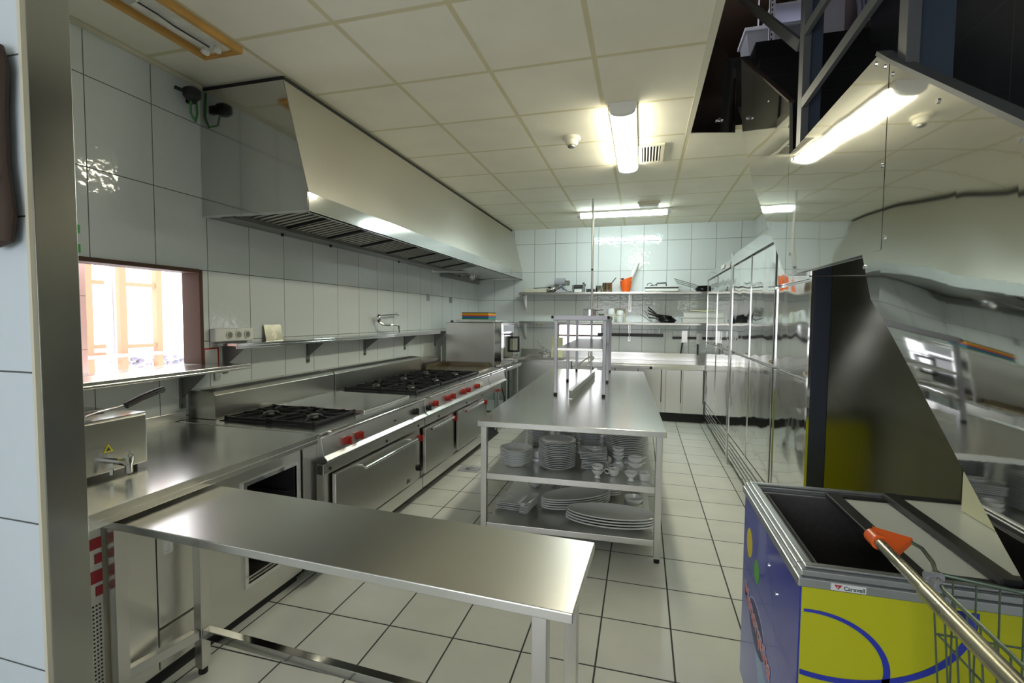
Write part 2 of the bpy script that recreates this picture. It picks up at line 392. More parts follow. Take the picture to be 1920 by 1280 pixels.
t.add('wiring', MB().tube([(-2.33, 1.75, ZC-.03), (-2.31, 1.85, ZC-.04), (-2.34, 1.95, ZC-.028), (-2.32, 2.06, ZC-.038), (-2.33, 2.15, ZC-.03)], .004, 6), 'black')

# ------------------------------------------------------------------ wall fittings, left
t = T('flood_lamp', 'small black spotlight with green cable beside the hood', 'spotlight', (XL, 2.44, 2.86))
t.add('head', MB().lathe([(.03, 0), (.05, .02), (.05, .06), (.03, .075)], (XL+.075, 2.42, 2.90), 14), 'black', smooth=True)
t.add('bracket', MB().box(XL, XL+.05, 2.44, 2.47, 2.9, 2.95).bar((XL+.03, 2.34, 2.95), (XL+.06, 2.40, 2.94), .02, .015), 'black')
t.add('cable', MB().tube([(XL+.05, 2.43, 2.90), (XL+.04, 2.44, 2.83), (XL+.02, 2.49, 2.80), (XL+.012, 2.51, 2.86), (XL+.012, 2.505, 2.96), (XL+.012, 2.50, ZC-.03)], .007, 6), 'cable_green', smooth=True)
for z, s_ in ((1.99, 'upper'), (1.89, 'lower')):
    solo('wall_label', MB().box(XL, XL+.003, 1.72, 1.815, z-.022, z+.022), 'green', s_+' green label stuck on the tiles above the hatch', 'label', 'green labels on the tiles')
t = T('socket_box', 'white surface socket box with three outlets at the shelf end', 'socket', (XL, 2.72, 1.36))
t.add('housing', MB().box(XL, XL+.05, 2.57, 2.90, 1.365, 1.455), 'white_pl', bevel=.008)
for i in range(3):
    y = 2.685+i*.078
    s_ = t.add('socket', MB().cyl((XL+.05, y, 1.41), (XL+.055, y, 1.41), .028, 20), 'ivory', smooth=True)
    t.add('recess', MB().cyl((XL+.055, y, 1.41), (XL+.0565, y, 1.41), .02, 20), 'steel_dark', under=s_)
fm = MB().box(XL, XL+.004, 2.52, 2.53, 1.20, 1.325).box(XL, XL+.004, 2.63, 2.64, 1.20, 1.325).box(XL, XL+.004, 2.53, 2.63, 1.315, 1.325)
t = T('framed_notice', 'small notice in a red frame under the socket box', 'notice', (XL, 2.58, 1.2))
t.add('frame', fm, 'red'); t.add('paper', MB().box(XL, XL+.002, 2.53, 2.63, 1.20, 1.315), 'label_white')
def bracket(t, y, z, d, h=.16, name='bracket'):
    t.add(name, MB().box(XL, XL+.008, y-.02, y+.02, z-h, z).prism([(XL+.008, y-.004, z), (XL+.008, y-.004, z-h*.72), (XL+d, y-.004, z-.02), (XL+d, y-.004, z)], (0, .008, 0)).cyl((XL+.008, y, z-h+.02), (XL+.016, y, z-h+.02), .011, 10), 'steel_dark')
t = T('wall_shelf', 'long narrow steel shelf on five brackets above the ranges', 'shelf', (XL, 4.7, 1.3))
t.add('shelf_board', MB().box(XL+.001, XL+.20, 2.60, 6.78, 1.338, 1.356).box(XL+.19, XL+.20, 2.60, 6.78, 1.32, 1.338), 'steel_gloss', bevel=.002)
for y in (2.69, 3.55, 4.44, 5.32, 6.21): bracket(t, y, 1.337, .17, .2)
solo('steel_plate', MB().prism([(XL+.03, 3.04, 1.357), (XL+.03, 3.22, 1.357), (XL+.006, 3.22, 1.475), (XL+.006, 3.04, 1.475)], (.004, 0, .0008)), 'copper', 'small square steel plate leaning on the wall shelf', 'plate')
t = T('pot_filler_tap', 'folding chrome pot filler tap on the wall above the burners', 'tap', (XL, 4.62, 1.46))
t.add('wall_valve', MB().cyl((XL, 4.62, 1.52), (XL+.06, 4.62, 1.52), .022, 14).lathe([(.012, -.04), (.026, -.02), (.03, .01), (.022, .04), (.01, .05)], (XL+.06, 4.62, 1.52), 14), 'chrome', smooth=True)
t.add('lever', MB().tube([(XL+.06, 4.63, 1.555), (XL+.06, 5.02, 1.575)], .007, 8).lathe([(.001, -.02), (.018, -.012), (.022, 0), (.018, .012), (.001, .02)], (XL+.06, 5.04, 1.575), 12), 'chrome', smooth=True)
t.add('spout', MB().tube([(XL+.06, 4.62, 1.49), (XL+.10, 4.66, 1.455), (XL+.13, 4.72, 1.452), (XL+.16, 4.86, 1.452), (XL+.165, 4.885, 1.43), (XL+.165, 4.89, 1.40), (XL+.165, 4.895, 1.365)], .011, 8), 'chrome', smooth=True)
for y in (5.99, 6.79):
    t = T('switch_plate', 'grey switch plate high on the left wall, '+('nearer of the two' if y < 6.3 else 'farther of the two'), 'switch', (XL, y, 1.78), group='grey switch plates on the left wall')
    t.add('plate', MB().box(XL, XL+.012, y-.045, y+.045, 1.765, 1.855), 'grey_bin', bevel=.003)
    t.add('rocker', MB().box(XL+.012, XL+.017, y-.022, y+.022, 1.785, 1.835), 'grey_bin', bevel=.002)
t = T('hatch_shelf', 'wide steel pass shelf under the serving hatch', 'shelf', (XL, 2.2, .95))
t.add('shelf_board', MB().box(XL+.001, -2.57, 1.15, 2.64, 1.20, 1.22).box(-2.578, -2.57, 1.15, 2.64, 1.185, 1.20), 'steel_h', bevel=.002)
for y in (2.36, 1.5): bracket(t, y, 1.199, .2, .25)
t.add('bracket', MB().box(XL, XL+.012, 2.60, 2.64, 1.10, 1.199), 'steel')

# ------------------------------------------------------------------ left counter and what stands on it
t = T('left_counter', 'steel worktop with cupboard door and open compartment below, left of the ranges', 'counter', (-2.3, 1.7, 0))
XF = -1.76
top = MB().box(XL+.001, XF, 1.10, 2.275, .85, .88).box(XL+.001, XL+.03, 1.10, 2.36, .88, .935).box(XF-.004, XF, 1.10, 2.275, .825, .85)
t.add('worktop', top, 'steel_h', bevel=.004)
XB = -1.89
body = MB().box(XL+.02, XB, 1.66, 1.89, .06, .85).box(XL+.02, XB, 2.245, 2.29, .06, .85).box(XL+.02, XB, 1.89, 2.245, .70, .85).box(XL+.02, XB, 1.89, 2.245, .06, .20).box(XL+.02, XL+.04, 1.89, 2.245, .20, .70)
body.box(XL+.05, XB-.02, 1.295, 1.66, .06, .85)
t.add('body', body, 'steel')
t.add('plinth', MB().box(XL+.05, XB-.03, 1.30, 2.28, .001, .06), 'void')
d = t.add('door', MB().box(XB-.02, XB+.005, 1.44, 1.655, .26, .82), 'steel', bevel=.003)
t.add('recessed_handle', MB().box(XB+.005, XB+.011, 1.465, 1.472, .56, .67).box(XB+.005, XB+.011, 1.497, 1.504, .56, .67).box(XB+.005, XB+.011, 1.472, 1.497, .56, .567).box(XB+.005, XB+.007, 1.472, 1.497, .567, .67), 'chrome', under=d)
t.add('door', MB().box(XB-.02, XB+.005, 1.297, 1.435, .08, .82), 'steel', bevel=.003)
t.add('drawer', MB().box(XB-.02, XB+.005, 1.44, 1.655, .08, .25), 'steel', bevel=.003)
t.add('compartment_frame', MB().box(XB, XB+.012, 1.872, 1.892, .18, .72).box(XB, XB+.012, 2.243, 2.258, .18, .72).box(XB, XB+.012, 1.892, 2.243, .18, .20).box(XB, XB+.012, 1.892, 2.243, .70, .72), 'chrome')
rk = MB()
for z in (.27, .34, .41, .48, .55): rk.bar((XB-.03, 2.23, z), (XL+.1, 2.23, z), .02, .008).bar((XB-.03, 1.905, z), (XL+.1, 1.905, z), .02, .008)
rk.box(XL+.045, XB-.02, 1.90, 2.235, .205, .215)
t.add('rack_rails', rk, 'steel_dark')
t.add('inner_lining', MB().box(XL+.041, XL+.045, 1.892, 2.243, .202, .698).box(XL+.05, XB-.01, 2.238, 2.243, .202, .698).box(XL+.05, XB-.01, 1.892, 2.238, .692, .698), 'void')
# panel unit with perforated front behind the partition
t = T('control_cabinet', 'narrow cabinet with dark red marks and perforated lower front behind the steel post', 'cabinet', (-2.0, 1.08, 0))
t.add('body', MB().box(-2.1, -1.892, 1.10, 1.243, .02, .80), 'steel', bevel=.003)
t.add('filler_panel', MB().box(-2.1, -1.91, 1.245, 1.288, .02, .84), 'ivory')
for z0, z1 in ((.70, .74), (.575, .62)): t.add('red_label', MB().box(-1.892, -1.889, 1.16, 1.240, z0, z1), 'label_red')
for z0, z1 in ((.645, .68), (.525, .56)): t.add('red_label', MB().box(-1.892, -1.889, 1.218, 1.240, z0, z1), 'label_red')
pf = MB()
for i in range(26):
    for j in range(5): pf.cyl((-1.892, 1.185+j*.011, .49-i*.015), (-1.8905, 1.185+j*.011, .49-i*.015), .0036, 6)
o = t.add('perforation', pf, 'black'); o['kind'] = 'stuff'

# fryer
t = T('fryer', 'table top steel deep fryer with drain tap on the worktop', 'fryer', (-2.3, 1.4, .88))
t.add('body', MB().box(-2.50, -2.10, 1.15, 1.575, .90, 1.115), 'steel_h', bevel=.006)
t.add('rim', MB().box(-2.50, -2.10, 1.15, 1.575, 1.115, 1.122), 'steel_gloss', bevel=.002)
t.add('oil_well', MB().box(-2.44, -2.24, 1.17, 1.50, 1.1225, 1.124), 'void')
for x in (-2.13, -2.47):
    for y in (1.19, 1.53): t.add('foot', MB().cyl((x, y, .881), (x, y, .90), .018, 12), 'rubber')
st = MB().prism([(-2.0985, 1.395, .985), (-2.0985, 1.435, .985), (-2.0985, 1.415, 1.018)], (.0012, 0, 0))
t.add('warning_sticker', st, 'sticker_yellow')
t.add('warning_mark', MB().prism([(-2.0972, 1.405, .990), (-2.0972, 1.425, .990), (-2.0972, 1.415, 1.008)], (.0004, 0, 0)), 'label_dark')
tp = t.add('drain_tap', MB().cyl((-2.10, 1.43, .945), (-2.02, 1.43, .945), .014, 12).lathe([(.010, -.06), (.014, -.055), (.014, -.02), (.019, -.01), (.019, .012), (.01, .02)], (-2.03, 1.445, .955), 14).cyl((-2.03, 1.445, .95), (-2.03, 1.445, .99), .006), 'chrome', smooth=True)
t.add('tap_lever', MB().bar((-2.03, 1.445, .985), (-2.0, 1.41, .975), .014, .01).bar((-2.06, 1.40, .945), (-2.055, 1.395, .90), .01, .012), 'chrome', under=tp)
ln = MB().lathe([(.001, .0), (.10, 0), (.105, .012), (.075, .02), (.07, .035), (.001, .036)], (-2.36, 1.26, 1.1245), 24)
t.add('well_lid', ln, 'black', smooth=True)
for k, (yy, xx) in enumerate(((1.40, -2.20), (1.22, -2.34))):
    b = T('fryer_basket', ('wire fryer basket with raised black handle over the fryer' if k == 0 else 'fryer basket with low black handle behind the raised one'), 'basket', (xx, yy, 1.12), group='fryer baskets')
    dz = .0 if k == 0 else -.01
    y0 = yy
    wires = MB()
    for dx in (-.02, .035): wires.tube([(xx+dx, y0-.02, 1.125), (xx+dx, y0-.02, 1.135), (xx+dx*.8, y0+.03, 1.142+dz), (xx+.02, y0+.12, 1.148+dz), (xx+.03, y0+.16, 1.155+dz)], .003, 6)
    b.add('handle_wire', wires, 'chrome')
    hp = [(xx+.03, y0+.14, 1.150), (xx+.03, y0+.21, 1.175), (xx+.03, y0+.29, 1.195), (xx+.03, y0+.31, 1.197)] if k == 0 else [(xx-.03, y0-.1, 1.20), (xx-.02, y0, 1.185), (xx+.0, y0+.09, 1.155)]
    b.add('grip', MB().tube(hp, .014 if k == 0 else .009, 10), 'black', smooth=True)
    bk = MB(); lz = .037*k
    for i in range(7): bk.tube([(xx-.06+i*.02, y0-.15, 1.1265+lz), (xx-.06+i*.02, y0-.15, 1.132+lz), (xx-.06+i*.02, y0-.02, 1.132+lz), (xx-.06+i*.02, y0-.02, 1.1265+lz)], .0012, 4)
    b.add('basket_wire', bk, 'chrome')

# ------------------------------------------------------------------ ranges
def knob(t, y, z, m='red', x=-1.745, under=None):
    o = t.add('knob', MB().cyl((x, y, z), (x+.022, y, z+.004), .026, 18).cyl((x+.022, y, z+.004), (x+.03, y, z+.005), .020, 18).bar((x+.034, y, z-.022), (x+.034, y, z+.026), .010, .012, (1, 0, 0)), m, smooth=True)
    o2 = t.add('knob_dial', MB().cyl((x+.0301, y, z+.005), (x+.0305, y, z+.005), .013, 14), 'black', under=o)
def oven_door(t, y0, y1, z0, z1, hy0, hy1, hz):
    d = t.add('oven_door', MB().box(-1.775, -1.75, y0, y1, z0, z1), 'steel', bevel=.004)
    t.add('door_handle', MB().cyl((-1.70, hy0, hz), (-1.70, hy1, hz), .012, 12).cyl((-1.75, hy0+.03, hz), (-1.70, hy0+.03, hz), .008).cyl((-1.75, hy1-.03, hz), (-1.70, hy1-.03, hz), .008), 'chrome', under=d, smooth=True)
    return d
def burner(t, cx, cyy, w, d, z=.884):
    """cast grate w across (x) and d along (y)"""
    t.add('burner', MB().lathe([(.05, 0), (.055, .012), (.048, .02), (.02, .022)], (cx, cyy, z-.002), 20).lathe([(.028, .022), (.028, .028), (.01, .03)], (cx, cyy, z-.002), 16), 'steel_dark', smooth=True)
    g = MB(); zt = z+.021; hw, hd = w/2-.006, d/2-.006
    for sx in (-1, 1):
        g.bar((cx+sx*hw, cyy-hd, zt-.008), (cx+sx*hw, cyy+hd, zt-.008), .014, .016)
        g.bar((cx-hw, cyy+sx*hd, zt-.008), (cx+hw, cyy+sx*hd, zt-.008), .014, .016)
    for k in range(8):
        a = PI/8+k*PI/4; ex, ey = math.cos(a), math.sin(a)
        sc = min(hw/abs(ex), hd/abs(ey))
        g.bar((cx+ex*.055, cyy+ey*.055, zt+.002), (cx+ex*sc, cyy+ey*sc, zt-.004), .011, .018)
    for sx in (-1, 1):
        for s2 in (-1, 1): g.box(cx+sx*hw-.008, cx+sx*hw+.008, cyy+s2*hd-.008, cyy+s2*hd+.008, z-.004, zt+.006)
    t.add('burner_grate', g, 'cast')

def splash(t, y0, y1):
    s_ = MB().prism([(XL+.001, y0, .88), (-2.62, y0, .88), (-2.62, y0, 1.035), (-2.635, y0, 1.055), (XL+.001, y0, 1.06)], (0, y1-y0, 0))
    o = t.add('splashback', s_, 'steel_shelf', bevel=.002)
    v = MB(); n = int((y1-y0)/.026)
    for i in range(n):
        y = y0+.02+i*.026
        if y+.015 < y1: v.prism([(-2.66, y, 1.0575), (-2.76, y, 1.0595), (-2.76, y+.014, 1.0595), (-2.66, y+.014, 1.0575)], (0, 0, .0012))
    vo = t.add('vent_slots', v, 'black', under=o); vo['kind'] = 'stuff'

def range_body(t, y0, y1, end=False):
    b = MB().box(XL+.001, -1.79, y0, y1, .11, .845)
    t.add('body', b, 'steel')
    t.add('hob_top', MB().box(XL+.001, -1.765, y0, y1, .846, .878), 'steel_h', bevel=.004)
    cp = MB().prism([(-1.79, y0, .85), (-1.758, y0, .85), (-1.738, y0, .745), (-1.715, y0, .722), (-1.715, y0, .712), (-1.79, y0, .700)], (0, y1-y0, 0))
    t.add('control_panel', cp, 'steel', bevel=.002)
    t.add('front_rail', MB().cyl((-1.735, y0+.05, .862), (-1.735, y1-.02, .862), .011, 12).cyl((-1.77, y0+.1, .862), (-1.735, y0+.1, .862), .007, 8).cyl((-1.77, y1-.06, .862), (-1.735, y1-.06, .862), .007, 8), 'chrome', smooth=True)
    t.add('lower_strip', MB().box(-1.79, -1.745, y0, y1, .635, .695), 'steel', bevel=.002)
    t.add('plinth', MB().box(-2.7, -1.95, y0+.02, y1-.02, .001, .11), 'void')
    t.add('kick_panel', MB().box(-1.795, -1.765, y0, y1, .10, .195), 'steel', bevel=.002)

t = T('range_cooker', 'near range with two burners, solid hotplate and one wide oven door', 'range', (-2.3, 2.96, 0))
range_body(t, 2.30, 3.615)
splash(t, 2.40, 3.615)
burner(t, -2.05, 2.62, .33, .42); burner(t, -2.39, 2.62, .33, .42)
t.add('burner_tray', MB().box(-2.58, -1.86, 2.39, 2.86, .878, .881), 'void')
t.add('hotplate', MB().box(-2.58, -1.86, 2.90, 3.57, .878, .893), 'steel_h', bevel=.004)
oven_door(t, 2.42, 3.46, .215, .605, 2.66, 3.40, .575)
for y in (2.52, 2.65): knob(t, y, .785)
knob(t, 3.43, .79, 'black')
t.add('vent_slot', MB().box(-1.7475, -1.744, 3.10, 3.14, .775, .785), 'black')
for y in (2.36, 3.0, 3.5): t.add('bolt', MB().cyl((-1.745, y, .66), (-1.740, y, .66), .010, 10), 'black')
knob(t, 3.56, .54, 'red', -1.775)
knob(t, 3.53, .30, 'black', -1.775)
lg = bpy.data.curves.new('oven_logo', 'FONT'); lg.body = 'Ilsa'; lg.size = .05; lg.extrude = .001; lg.shear = .4
lm = bpy.data.materials['dark print']; lg.materials.append(lm)
def place_text(curve, name, loc, mtx, parent, shift):
    tmp = bpy.data.objects.new(name, curve); C.objects.link(tmp)
    dg = bpy.context.evaluated_depsgraph_get()
    me = bpy.data.meshes.new_from_object(tmp.evaluated_get(dg)); bpy.data.objects.remove(tmp)
    me.transform(Matrix.Translation(Vector(loc)-Vector(shift)) @ mtx)
    o = bpy.data.objects.new(name, me); C.objects.link(o); o.parent = parent
    return o
MX = Matrix(((0, 0, 1, 0), (1, 0, 0, 0), (0, 1, 0, 0), (0, 0, 0, 1)))     # text facing +x, reading towards +y
place_text(lg, 'maker_mark', (-1.749, 3.30, .24), MX, t.o, t.shift)

t2 = T('range_cooker', 'middle range with six burners, red knobs and two oven doors', 'range', (-2.3, 4.5, 0))
range_body(t2, 3.63, 5.35)
splash(t2, 3.63, 5.35)
t2.add('burner_tray', MB().box(-2.60, -1.86, 3.70, 5.30, .878, .881), 'void')
for i in range(3):
    for x in (-2.05, -2.41): burner(t2, x, 3.97+i*.53, .35, .50)
oven_door(t2, 3.64, 4.24, .215, .605, 3.66, 4.15, .60)
oven_door(t2, 4.39, 5.19, .215, .605, 4.47, 5.0, .60)
for y in (3.81, 4.09, 4.21, 4.49, 4.62, 4.91): knob(t2, y, .79)
knob(t2, 3.66, .78, 'black'); knob(t2, 5.03, .79, 'white_pl')
knob(t2, 4.32, .55, 'red', -1.775); knob(t2, 5.26, .55, 'red', -1.775)
for y in (3.9, 4.6, 5.1): t2.add('bolt', MB().cyl((-1.745, y, .66), (-1.740, y, .66), .010, 10), 'black')

t3 = T('griddle_range', 'far range with stained griddle plate beside the oven', 'range', (-2.3, 5.7, 0))
t3.add('body', MB().box(XL+.001, -1.79, 5.36, 6.02, .60, .845).box(XL+.001, -2.5, 5.36, 6.02, .11, .60).box(-2.5, -1.79, 5.36, 5.40, .11, .6), 'steel')
t3.add('hob_top', MB().box(XL+.001, -1.765, 5.36, 6.02, .846, .878), 'steel_h', bevel=.004)
t3.add('control_panel', MB().prism([(-1.79, 5.36, .85), (-1.758, 5.36, .85), (-1.738, 5.36, .745), (-1.715, 5.36, .722), (-1.79, 5.36, .70)], (0, .66, 0)), 'steel')
t3.add('front_rail', MB().cyl((-1.735, 5.40, .862), (-1.735, 6.0, .862), .011, 12), 'chrome', smooth=True)
t3.add('griddle_plate', MB().box(-2.58, -1.90, 5.42, 5.97, .878, .892), 'griddle', bevel=.003)
gr = MB().box(-2.60, -2.585, 5.40, 5.99, .878, .95).box(-2.585, -1.95, 5.975, 5.99, .878, .94)
t3.add('griddle_guard', gr, 'griddle')
s_ = MB().prism([(XL+.001, 5.36, .88), (-2.66, 5.36, .88), (-2.66, 5.36, 1.0), (XL+.001, 5.36, 1.01)], (0, .66, 0))
t3.add('splashback', s_, 'steel_shelf', bevel=.002)
t3.add('pipe', MB().cyl((-1.80, 5.80, .10), (-1.80, 5.80, .62), .012).cyl((-1.80, 5.90, .05), (-1.80, 5.90, .60), .012), 'steel', smooth=True)
t3.add('valve_handle', MB().bar((-1.76, 5.80, .62), (-1.76, 5.87, .60), .03, .02).cyl((-1.80, 5.80, .60), (-1.76, 5.80, .61), .01), 'red')
t3.add('plinth', MB().box(-2.7, -1.82, 5.38, 6.0, .001, .11), 'void')

# combi oven
t = T('combi_oven', 'steel combi oven with dark handle at the end of the ranges', 'oven', (-2.2, 6.6, 0))
t.add('stand', MB().box(-2.60, -2.56, 6.08, 6.12, .001, .82).box(-1.84, -1.80, 6.30, 6.34, .001, .82).box(-2.60, -2.56, 6.9, 6.94, .001, .82).box(-1.84, -1.80, 6.9, 6.94, .001, .82).box(-2.62, -1.80, 6.05, 6.95, .80, .845).box(-2.60, -1.82, 6.1, 6.92, .25, .28), 'steel', bevel=.002)
t.add('body', MB().box(-2.60, -1.90, 6.05, 6.92, .85, 1.475), 'steel', bevel=.006)
t.add('front_trim', MB().box(-1.90, -1.80, 6.05, 6.09, .86, 1.475), 'chrome', bevel=.003)
d = t.add('oven_door', MB().box(-1.90, -1.80, 6.10, 6.70, .90, 1.45), 'steel_gloss', bevel=.003)
t.add('door_glass', MB().box(-1.80, -1.796, 6.16, 6.62, .98, 1.33), 'glass_dark', under=d)
t.add('door_handle', MB().bar((-1.80, 6.64, 1.26), (-1.72, 6.66, 1.26), .03, .03).bar((-1.72, 6.66, 1.275), (-1.72, 6.66, 1.05), .03, .03).bar((-1.80, 6.64, 1.06), (-1.72, 6.66, 1.06), .03, .03), 'black', under=d)
t.add('control_panel', MB().box(-1.90, -1.802, 6.72, 6.92, .88, 1.475), 'steel_gloss', bevel=.003)
t.add('brand_badge', MB().box(-1.7995, -1.797, 6.14, 6.66, 1.35, 1.445), 'grey_bin', under=d)
t.add('vent_stub', MB().cyl((-2.55, 6.15, 1.475), (-2.55, 6.15, 1.50), .02, 10), 'black')
t.add('drip_tray', MB().box(-1.80, -1.74, 6.06, 6.9, .83, .86).cyl((-1.74, 6.1, .868), (-1.74, 6.9, .868), .009, 8), 'chrome')
t.add('cable', MB().tube([(-1.84, 6.1, .78), (-1.82, 6.14, .60), (-1.80, 6.2, .45), (-1.83, 6.26, .25), (-1.86, 6.3, .05)], .008, 6), 'black', smooth=True)
t.add('side_gap_cover', MB().box(-2.665, -2.655, 6.03, 6.05, .9, 1.15), 'cream_pl')
solo('oven_tray', MB().box(-2.52, -1.93, 6.2, 6.75, 1.492, 1.502).box(-2.52, -1.93, 6.2, 6.215, 1.502, 1.515).box(-2.5, -2.48, 6.25, 6.27, 1.4755, 1.492).box(-2.0, -1.98, 6.25, 6.27, 1.4755, 1.492).box(-2.5, -2.48, 6.68, 6.7, 1.4755, 1.492).box(-2.0, -1.98, 6.68, 6.7, 1.4755, 1.492), 'steel', 'flat steel tray lying on top of the oven', 'tray')
z = 1.516
for i, (m_, nm, h) in enumerate((('grn_b', 'green', .018), ('blu_b', 'blue', .026), ('ora_b', 'orange', .022), ('yel_b', 'yellow', .018), ('wood', 'brown', .012))):
    solo('cutting_board', MB().box(-2.46+.01*(i % 2), -2.06, 6.28, 6.62, z, z+h), m_, nm+' cutting board in the stack on top of the oven', 'cutting board', 'coloured cutting boards on the oven', bevel=.003)
    z += h+.0005

# ------------------------------------------------------------------ extractor hood
t = T('extractor_hood', 'long steel extractor hood over the ranges, hung from the ceiling', 'extractor hood', (-2.4, 5.2, 2.13))
ya, yb = 2.545, 7.995
hm = MB()
prof = [(-2.012, 2.205), (-2.012, 2.315), (-2.185, 3.012), (XL+.002, 3.012)]
for i in range(1, len(prof)-1):
    (x0, z0), (x1, z1) = prof[i], prof[i+1]
    hm.add([(x0, ya, z0), (x0, yb, z0), (x1, yb, z1), (x1, ya, z1)], [(0, 1, 2, 3)])
o = t.add('canopy', hm, 'steel_hood')
sd = o.modifiers.new('solid', 'SOLIDIFY'); sd.thickness = .004; sd.offset = 0
t.add('front_lip', MB().box(-2.016, -2.011, ya, yb, 2.205, 2.315), 'steel_gloss')
endp = [(-2.014, 2.205), (-2.014, 2.315), (-2.187, 3.012), (XL+.002, 3.012), (XL+.002, 2.20)]
t.add('end_panel', MB().prism([(x, ya-.006, z) for x, z in endp], (0, .005, 0)), 'steel_gloss')
t.add('end_panel', MB().prism([(x, yb-.004, z) for x, z in endp], (0, .003, 0)), 'steel_gloss')
t.add('lip', MB().box(-2.018, -2.006, ya-.006, yb, 2.195, 2.207).box(-2.04, -2.006, ya, yb, 2.195, 2.199).box(XL+.002, -2.018, ya-.008, ya+.004, 2.192, 2.205), 'chrome')
fa, fb = (-2.06, 2.30), (-2.60, 2.215)        # filter bank from front top to back bottom
t.add('filter_frame', MB().box(-2.075, -2.02, ya+.01, 6.45, 2.29, 2.31).box(-2.70, -2.60, ya+.01, 6.9, 2.185, 2.225).box(XL+.003, -2.70, ya+.01, 6.9, 2.20, 2.206), 'steel_dark')
nf = 8; L_ = (6.42-ya-.02)/nf
for i in range(nf):
    y0 = ya+.02+i*L_
    t.add('filter_backing', MB().prism([(fa[0], y0+.006, fa[1]+.004), (fa[0], y0+L_-.006, fa[1]+.004), (fb[0], y0+L_-.006, fb[1]+.004), (fb[0], y0+.006, fb[1]+.004)], (0, 0, .004)), 'void')
    pn = MB(); k = 8
    for j in range(k):
        yy = y0+.012+(L_-.024)*(j+.5)/k
        pn.prism([(fa[0], yy-.014, fa[1]+.001), (fa[0], yy+.014, fa[1]+.001), (fa[0], yy+.010, fa[1]-.002), (fa[0], yy-.010, fa[1]-.002)], (fb[0]-fa[0], 0, fb[1]-fa[1]))
    t.add('grease_filter', pn, 'steel_shelf')
    t.add('filter_edge', MB().bar((fa[0], y0, fa[1]-.004), (fb[0], y0, fb[1]-.004), .014, .02), 'void')
t.add('blank_plate', MB().prism([(-2.03, 6.43, 2.30), (-2.03, 7.95, 2.25), (XL+.01, 7.95, 2.21), (XL+.01, 6.43, 2.22)], (0, 0, .006)), 'steel')
t.add('back_trough', MB().box(XL+.003, -2.78, 6.4, 7.95, 2.13, 2.20), 'steel_dark')
for y in (3.15, 3.75, 5.0, 6.9): t.add('hook', MB().box(-2.745, -2.73, y-.008, y+.008, 2.17, 2.20), 'black')
for y in (3.12, 3.82, 4.55): pass
t.add('ceiling_gap_shade', MB().box(-2.22, -2.20, ya+.02, yb, 3.014, ZC-.001).box(XL+.002, -2.22, ya+.02, ya+.04, 3.014, ZC-.001), 'void')  # dark strip painted in for the shaded gap between hood and ceiling
hr = T('utensil_rail', 'short steel rail under the far end of the hood carrying whisks', 'rail', (-2.2, 6.1, 2.15))
hr.add('bar', MB().bar((-2.75, 5.95, 2.155), (-2.12, 6.0, 2.150), .016, .02).bar((-2.75, 5.95, 2.16), (-2.75, 5.95, 2.185), .016, .016).bar((-2.12, 6.0, 2.15), (-2.12, 6.0, 2.275), .01, .01), 'steel')
for i in range(3):
    x, y = -2.16-.05*i, 6.05+.10*i
    wk = T('whisk', 'wire whisk hanging under the hood, '+('nearest of the three', 'middle of the three', 'farthest of the three')[i], 'whisk', (x, y, 2.06), group='wire whisks under the hood')
    wk.add('handle', MB().tube([(x, y, 2.16), (x+.05, y+.08, 2.145)], .009, 8), 'steel', smooth=True)
    wr = MB()
    for k in range(5):
        a = k*PI/5; dx, dy = math.cos(a)*.03, math.sin(a)*.03
        pts = []
        for j in range(11):
            u = j/10*2*PI*.92+.25; rr = math.sin(u/2)
            pts.append((x-.02+dx*math.sin(u)*1.2, y-.02+dy*math.sin(u)*1.2, 2.15-.05*(1-math.cos(u))))
        wr.tube(pts, .0022, 5)
    wk.add('wires', wr, 'chrome')

# ------------------------------------------------------------------ island table
IR = math.radians(2.2); IO = Vector((-1.06, 3.0, 0))
def I(x, y, z): return (IO.x+x*math.cos(IR)-y*math.sin(IR), IO.y+x*math.sin(IR)+y*math.cos(IR), z)
t = T('island_table', 'long steel work table with two undershelves full of crockery', 'table', tuple(IO), IR, local=True)
IW, IL = 1.222, 3.42
t.add('tabletop', MB().box(0, IW, 0, IL, .812, .85), 'steel_h', bevel=.003)
for x in (.02, IW-.06):
    for y in (.02, 1.69, IL-.06):
        lg_ = t.add('leg', MB().box(x, x+.04, y, y+.04, .03, .811), 'steel', bevel=.002)
        t.add('foot', MB().cyl((x+.02, y+.02, .001), (x+.02, y+.02, .03), .018, 14), 'rubber', under=lg_, smooth=True)
t.add('shelf', MB().box(.06, IW-.06, .03, IL-.03, .448, .488), 'steel', bevel=.002)
t.add('shelf', MB().box(.06, IW-.06, .03, IL-.03, .105, .145), 'steel', bevel=.002)
Z1, Z0 = .489, .146

def to_mesh(name, mb, m, smooth=True):
    o = mesh_obj(name, mb, m, smooth=smooth); me = o.data; bpy.data.objects.remove(o); return me
def place(me, name, loc, rot, label, cat, group=None, tilt=None, scale=None):
    o = bpy.data.objects.new(name, me); C.objects.link(o); o.location = loc
    o.rotation_euler = (tilt[0], tilt[1], rot) if tilt else (0, 0, rot)
    if scale: o.scale = scale
    o['label'] = label; o['category'] = cat
    if group: o['group'] = group
    return o
def plate_prof(r, h, t=.004):
    return [(.001, .003), (r*.55, .003), (r*.55, 0), (r*.60, 0), (r*.62, .004), (r, h), (r+.0015, h+t*.7), (r-.002, h+t), (r*.66, .0065+t*.5), (r*.6, .005+t*.3), (.001, .006)]
dinner = to_mesh('dinner_plate', MB().lathe(plate_prof(.130, .018), n=48), 'porcelain')
soup = to_mesh('soup_plate', MB().lathe(plate_prof(.118, .030), n=48), 'porcelain')
big = to_mesh('big_plate', MB().lathe(plate_prof(.150, .018), n=48), 'porcelain')
